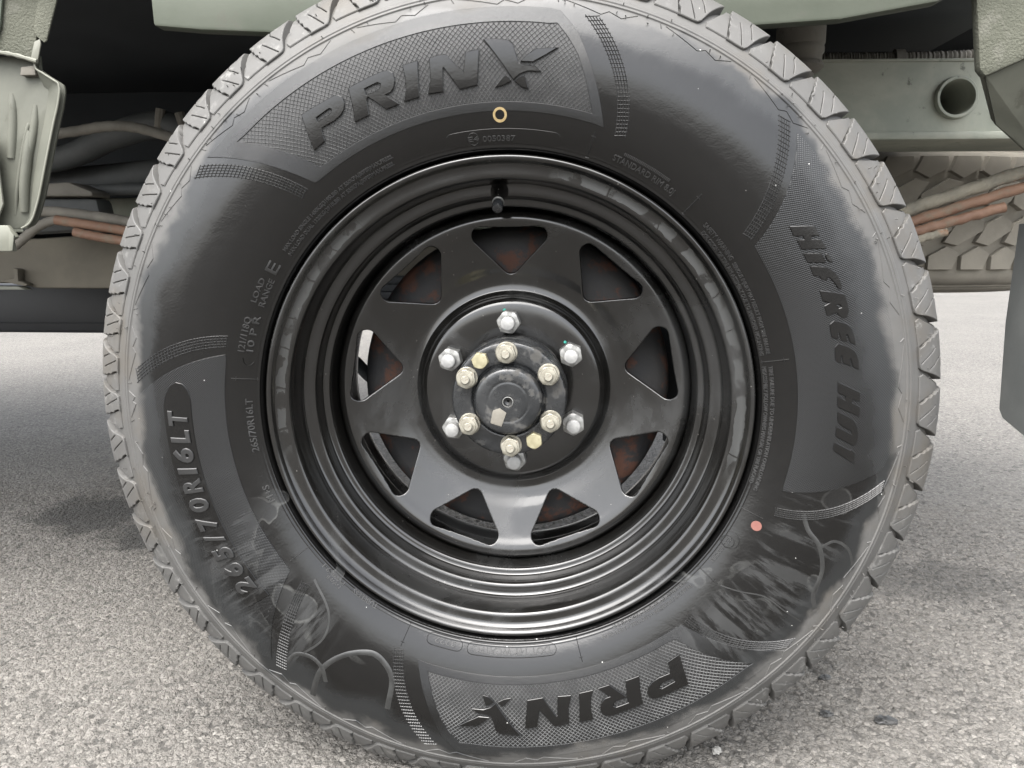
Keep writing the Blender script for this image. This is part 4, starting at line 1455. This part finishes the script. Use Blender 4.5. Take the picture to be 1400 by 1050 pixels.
def win_sdf(u, v):
    """Signed distance to a rounded triangle, and its gradient by differences."""
    def d(u, v):
        best = np.full(u.shape, 1e9)
        ins = np.ones(u.shape, bool)
        for (x0, y0), (x1, y1) in zip(TRI, np.roll(TRI, -1, 0)):
            ex, ey = x1 - x0, y1 - y0
            t = np.clip(((u - x0) * ex + (v - y0) * ey) / (ex * ex + ey * ey), 0, 1)
            best = np.minimum(best, np.hypot(u - x0 - t * ex, v - y0 - t * ey))
            ins &= (ex * (v - y0) - ey * (u - x0)) < 0
        return np.where(ins, -best, best) - RHO
    e = 1e-5
    return d(u, v), (d(u + e, v) - d(u - e, v)) / (2 * e), (d(u, v + e) - d(u, v - e)) / (2 * e)


WOFF = math.radians(-1.0)
k = np.round((tt - WOFF) / R(40))
la = tt - WOFF - k * R(40)
u, v = rr * np.sin(la), rr * np.cos(la)
sd, gu, gv_ = win_sdf(u, v)
idx = np.arange(NA * NR).reshape(NA, NR)
nx = np.roll(idx, -1, 0)
quads = np.stack([idx[:, :-1], idx[:, 1:], nx[:, 1:], nx[:, :-1]], -1).reshape(-1, 4)
sdf = sd.ravel()
keep = sdf[quads].mean(1) > 0.00025
quads = quads[keep]
cnt = np.bincount(quads.ravel(), minlength=NA * NR)
edge = ((cnt < 4) & (cnt > 0)).reshape(NA, NR) & (np.abs(sd) < .003)
near = np.abs(sd) < 0.0011
mv = edge
for _ in range(6):
    u = np.where(mv, u - sd * gu, u)
    v = np.where(mv, v - sd * gv_, v)
    sd2, gu2, gv2 = win_sdf(u, v)
    sd, gu, gv_ = np.where(mv, sd2, sd), np.where(mv, gu2, gu), np.where(mv, gv2, gv_)
R2, T2 = np.hypot(u, v), np.arctan2(u, v) + WOFF + k * R(40)
Y2 = np.interp(R2, dprof[:, 0], dprof[:, 1])
Vd = np.stack([R2 * np.sin(T2), Y2, R2 * np.cos(T2) + AX], -1).reshape(-1, 3)
used = np.where(cnt > 0)[0]
remap = -np.ones(NA * NR, int)
remap[used] = np.arange(len(used))
disc = mesh_obj('wheel_disc', Vd[used], remap[quads].tolist(), M['disc'], wheel, 60)
sol = disc.modifiers.new('sheet', 'SOLIDIFY')
sol.thickness = 0.0038
sol.offset = -1 if False else 1
disc.modifiers['sheet'].offset = -1

# valve
def lathe_axis(prof, base, direction, seg=20):
    d = Vector(direction).normalized()
    a = d.orthogonal().normalized()
    b = d.cross(a)
    bm = bmesh.new()
    base = Vector(base)
    rings = [[bm.verts.new(base + d * t + (a * math.cos(2 * math.pi * q / seg) + b * math.sin(2 * math.pi * q / seg)) * r) for q in range(seg)] for r, t in prof]
    for x, y in zip(rings, rings[1:]):
        for q in range(seg):
            bm.faces.new((x[q], x[(q + 1) % seg], y[(q + 1) % seg], y[q]))
    bm.faces.new(rings[0][::-1])
    bm.faces.new(rings[-1])
    return bm


vb = (math.sin(R(-2.6)) * .1935, -.0700, math.cos(R(-2.6)) * .1935 + AX)
vd = (0.00, -.80, -.52)
valve = bm_obj('valve_stem', lathe_axis([(.0085, -.004), (.0088, .001), (.0078, .0045), (.0060, .008), (.0052, .016), (.0040, .020), (.0040, .024)], vb, vd), M['rim'], wheel)
cb = Vector(vb) + Vector(vd).normalized() * .0215
bm_obj('valve_cap', lathe_axis([(.0046, 0), (.0049, .001), (.0049, .009), (.0044, .0105), (.0028, .0112), (.0010, .0112)], cb, vd), M['hub'], valve)
bm_obj('collar', lathe_axis([(.0052, 0), (.0054, .0008), (.0050, .0014)], Vector(vb) + Vector(vd).normalized() * .0195, vd), M['zinc'], valve)

# brake drum behind the windows
V, F = lathe_y([(.040, .012), (.112, .012), (.130, .015), (.150, .018), (.1590, .022), (.1635, .028), (.1650, .036), (.1650, .050), (.1665, .052), (.1665, .058), (.1650, .060),
                (.1650, .082), (.1600, .086), (.05, .086)], 120)
drum = mesh_obj('brake_drum', V, F, M['drum'], wheel, 35)

# ------------------------------------------------------------------ nuts and hub
def at(r, deg, y):
    return (r * math.sin(R(deg)), y, r * math.cos(R(deg)) + AX)


def hex_mesh(name, af, depth, mat, washer=0.0, dome=0.0, seg=6):
    """A hexagon nut facing the camera, chamfered, its back at y = 0."""
    bm = bmesh.new()
    n = 36
    R0 = af / 2

    def ring(fn, y):
        return [bm.verts.new((fn(2 * math.pi * q / n) * math.sin(2 * math.pi * q / n), y, fn(2 * math.pi * q / n) * math.cos(2 * math.pi * q / n))) for q in range(n)]

    def hx(t):
        return R0 / math.cos(((t + math.pi / 6) % (math.pi / 3)) - math.pi / 6)
    rings = []
    if washer:
        rings += [ring(lambda t: washer, 0.0), ring(lambda t: washer, -0.0016), ring(lambda t: washer - .0006, -0.0022)]
    rings += [ring(hx, -0.0022 if washer else 0.0), ring(hx, -depth + 0.0012), ring(lambda t: min(hx(t), R0 * 1.06), -depth + 0.0005),
              ring(lambda t: R0 * 0.97, -depth)]
    if dome:
        rings += [ring(lambda t: dome * 1.25, -depth), ring(lambda t: dome * 1.2, -depth - 0.0012), ring(lambda t: dome, -depth - 0.0014)]
    else:
        rings += [ring(lambda t: R0 * 0.5, -depth - 0.0002)]
    for x, y in zip(rings, rings[1:]):
        for q in range(n):
            bm.faces.new((x[q], x[(q + 1) % n], y[(q + 1) % n], y[q]))
    bm.faces.new(rings[0][::-1])
    bm.faces.new(rings[-1])
    bmesh.ops.recalc_face_normals(bm, faces=bm.faces[:])
    me = bpy.data.meshes.new(name)
    bm.to_mesh(me)
    bm.free()
    me.shade_smooth()
    me.set_sharp_from_angle(angle=R(28))
    me.materials.append(mat)
    return me


def stud_mesh(name, r, length, mat):
    bm = lathe_axis([(r, 0), (r, length - .0012), (r * .93, length - .0005), (r * .80, length)], (0, 0, 0), (0, -1, 0), 24)
    bmesh.ops.recalc_face_normals(bm, faces=bm.faces[:])
    me = bpy.data.meshes.new(name)
    bm.to_mesh(me)
    bm.free()
    me.shade_smooth()
    me.set_sharp_from_angle(angle=R(35))
    me.materials.append(mat)
    return me


nut_me = hex_mesh('lug_nut', .0210, .0200, M['zinc'], washer=0.0128)
seat_me = stud_mesh('stud', .0071, .0130, M['stud'])
for i in range(6):
    d = -2.6 + 60 * i
    n_ = link(bpy.data.objects.new('lug_nut', nut_me), wheel)
    n_.location = at(.0697, d, -.0198)
    n_.rotation_euler = (0, R((8, 21, 26, 14, 3, 17)[i]), 0)
    s_ = link(bpy.data.objects.new('stud', seat_me), n_)
    s_.location = (0, -.0195, 0)
    rb = bmesh.new()      # rust weeping from under the nut
    cx, cz = at(.0697, d, 0)[0], at(.0697, d, 0)[2]
    for q in range(3):
        a_ = R((-40, 45, 70)[q] + 25 * i)
        c_ = rb.verts.new((0.0142 * math.sin(a_), -.0017, 0.0142 * math.cos(a_)))
        m = [rb.verts.new((0.0142 * math.sin(a_) + random.uniform(.002, .0045) * math.cos(t), -.0010, 0.0142 * math.cos(a_) + random.uniform(.0015, .003) * math.sin(t))) for t in np.linspace(0, 2 * math.pi, 9, endpoint=False)]
        for p_, q_ in zip(m, m[1:] + m[:1]):
            rb.faces.new((c_, p_, q_))
    ro = bm_obj('rust_crust', rb, M['rust'], n_)
    ro.rotation_euler = (0, -n_.rotation_euler[1], 0)

M['teal'] = plain('teal_paint', (0.0164, 0.1804, 0.1394), (0.0246, 0.2460, 0.1968), (0.5, 0.6), 200)
for n_, (dx, dz) in zip([o for o in wheel.children if o.name.startswith('lug_nut')][:2], ((-.0065, .0105), (-.0095, .0085))):
    bm = bmesh.new()
    bmesh.ops.create_icosphere(bm, subdivisions=2, radius=.0016)
    o = bm_obj('paint_dab', bm, M['teal'], n_)
    o.location = (dx, -.0045, dz)
    o.rotation_euler = (0, -n_.rotation_euler[1], 0)

hp, _ = spline2([(.0560, -.0100), (.0560, -.0480), (.0552, -.0500), (.0552, -.0520), (.0548, -.0700), (.0545, -.0740), (.0532, -.0755), (.0500, -.0760), (.0372, -.0760), (.0350, -.0752),
                 (.0342, -.0735), (.0334, -.0735), (.0326, -.0755), (.0322, -.0840), (.0314, -.0878), (.0296, -.0896), (.0260, -.0903), (.0200, -.0905), (.0190, -.0899), (.0180, -.0905), (.0060, -.0907), (.0052, -.0900), (.0044, -.0896),
                 (.0040, -.0860), (.0012, -.0850)], 130)
V, F = lathe_y(hp, 120, caps=False)
hub = mesh_obj('hub', V, F, M['hub'], wheel, 30)
V, F = lathe_y([(.0049, -.0902), (.0052, -.0909), (.0046, -.0910), (.0042, -.0900)], 32)
mesh_obj('centre_hole', V, F, M['zinc'], hub, 40)
dn = hex_mesh('hub_nut', .0168, .0115, M['yellow_zinc'], washer=0.0104, dome=.0058)
ds_ = stud_mesh('stud', .0042, .0040, M['yellow_zinc'])
for i in range(6):
    n_ = link(bpy.data.objects.new('hub_nut', dn), hub)
    n_.location = at(.0448, -2.8 + 60 * i, -.0758)
    n_.rotation_euler = (0, R((12, 4, 27, 19, 8, 23)[i]), 0)
    s_ = link(bpy.data.objects.new('stud', ds_), n_)
    s_.location = (0, -.0128, 0)
jb = hex_mesh('jack_bolt', .0142, .0085, M['yellow_bolt'])
for d, rt in ((-35.7, 10), (147.9, 24)):
    n_ = link(bpy.data.objects.new('jack_bolt', jb), hub)
    n_.location = at(.0460, d, -.0758)
    n_.rotation_euler = (0, R(rt), 0)
bm = bmesh.new()
prism(bm, [(-.0062, -.0066), (.0045, -.0088), (.0078, .0050), (.0010, .0088), (-.0052, .0056)], -.0007, 0.001, 0.0002)
key = bm_obj('sticker', bm, M['hose'], hub)
key.location = at(.0172, -146.4, -.0905)
key.rotation_euler = (0, R(6), 0)

# ------------------------------------------------------------------ loose bits on the asphalt
def lump(name, loc, size, mat, label, cat, flat=0.6, seed=1):
    rnd = random.Random(seed)
    bm = bmesh.new()
    bmesh.ops.create_icosphere(bm, subdivisions=3, radius=1)
    ax = [Vector((rnd.uniform(-1, 1), rnd.uniform(-1, 1), rnd.uniform(-1, 1))).normalized() for _ in range(9)]
    for v_ in bm.verts:
        s = 1 + 0.16 * math.sin(9 * v_.co.x + 5 * v_.co.y + seed) + 0.12 * math.sin(11 * v_.co.y - 7 * v_.co.z) + 0.12 * sum(math.sin(3.1 * v_.co.dot(q) + i) for i, q in enumerate(ax[:4])) / 2
        for q in ax:
            e_ = v_.co.dot(q)
            if e_ > 0.72:
                s *= 1 - 0.45 * (e_ - 0.72)
        v_.co = Vector((v_.co.x * size[0], v_.co.y * size[1], max(v_.co.z, -0.6) * size[2])) * s
    o = bm_obj(name, bm, mat, None, 40)
    o.location = loc
    tag(o, label, cat, 'tar lumps on the asphalt' if name == 'tar_lump' else None)
    return o


lump('pebble', (.214, -.060, .0022), (.0055, .0045, .0035), M['stone'], 'small white pebble on the asphalt at the foot of the tyre', 'pebble', seed=3)
lump('tar_lump', (.410, .006, .0010), (.0125, .0085, .0028), M['tar'], 'larger black tar lump on the asphalt, right of the tyre', 'tar lump', seed=5)
lump('tar_lump', (.349, .013, .0010), (.0085, .0058, .0024), M['tar'], 'smaller black tar lump on the asphalt, nearer the tyre', 'tar lump', seed=8)
lump('tar_lump', (.372, .090, .0010), (.0075, .0050, .0022), M['tar'], 'smallest black tar lump close beside the tyre shoulder', 'tar lump', seed=11)
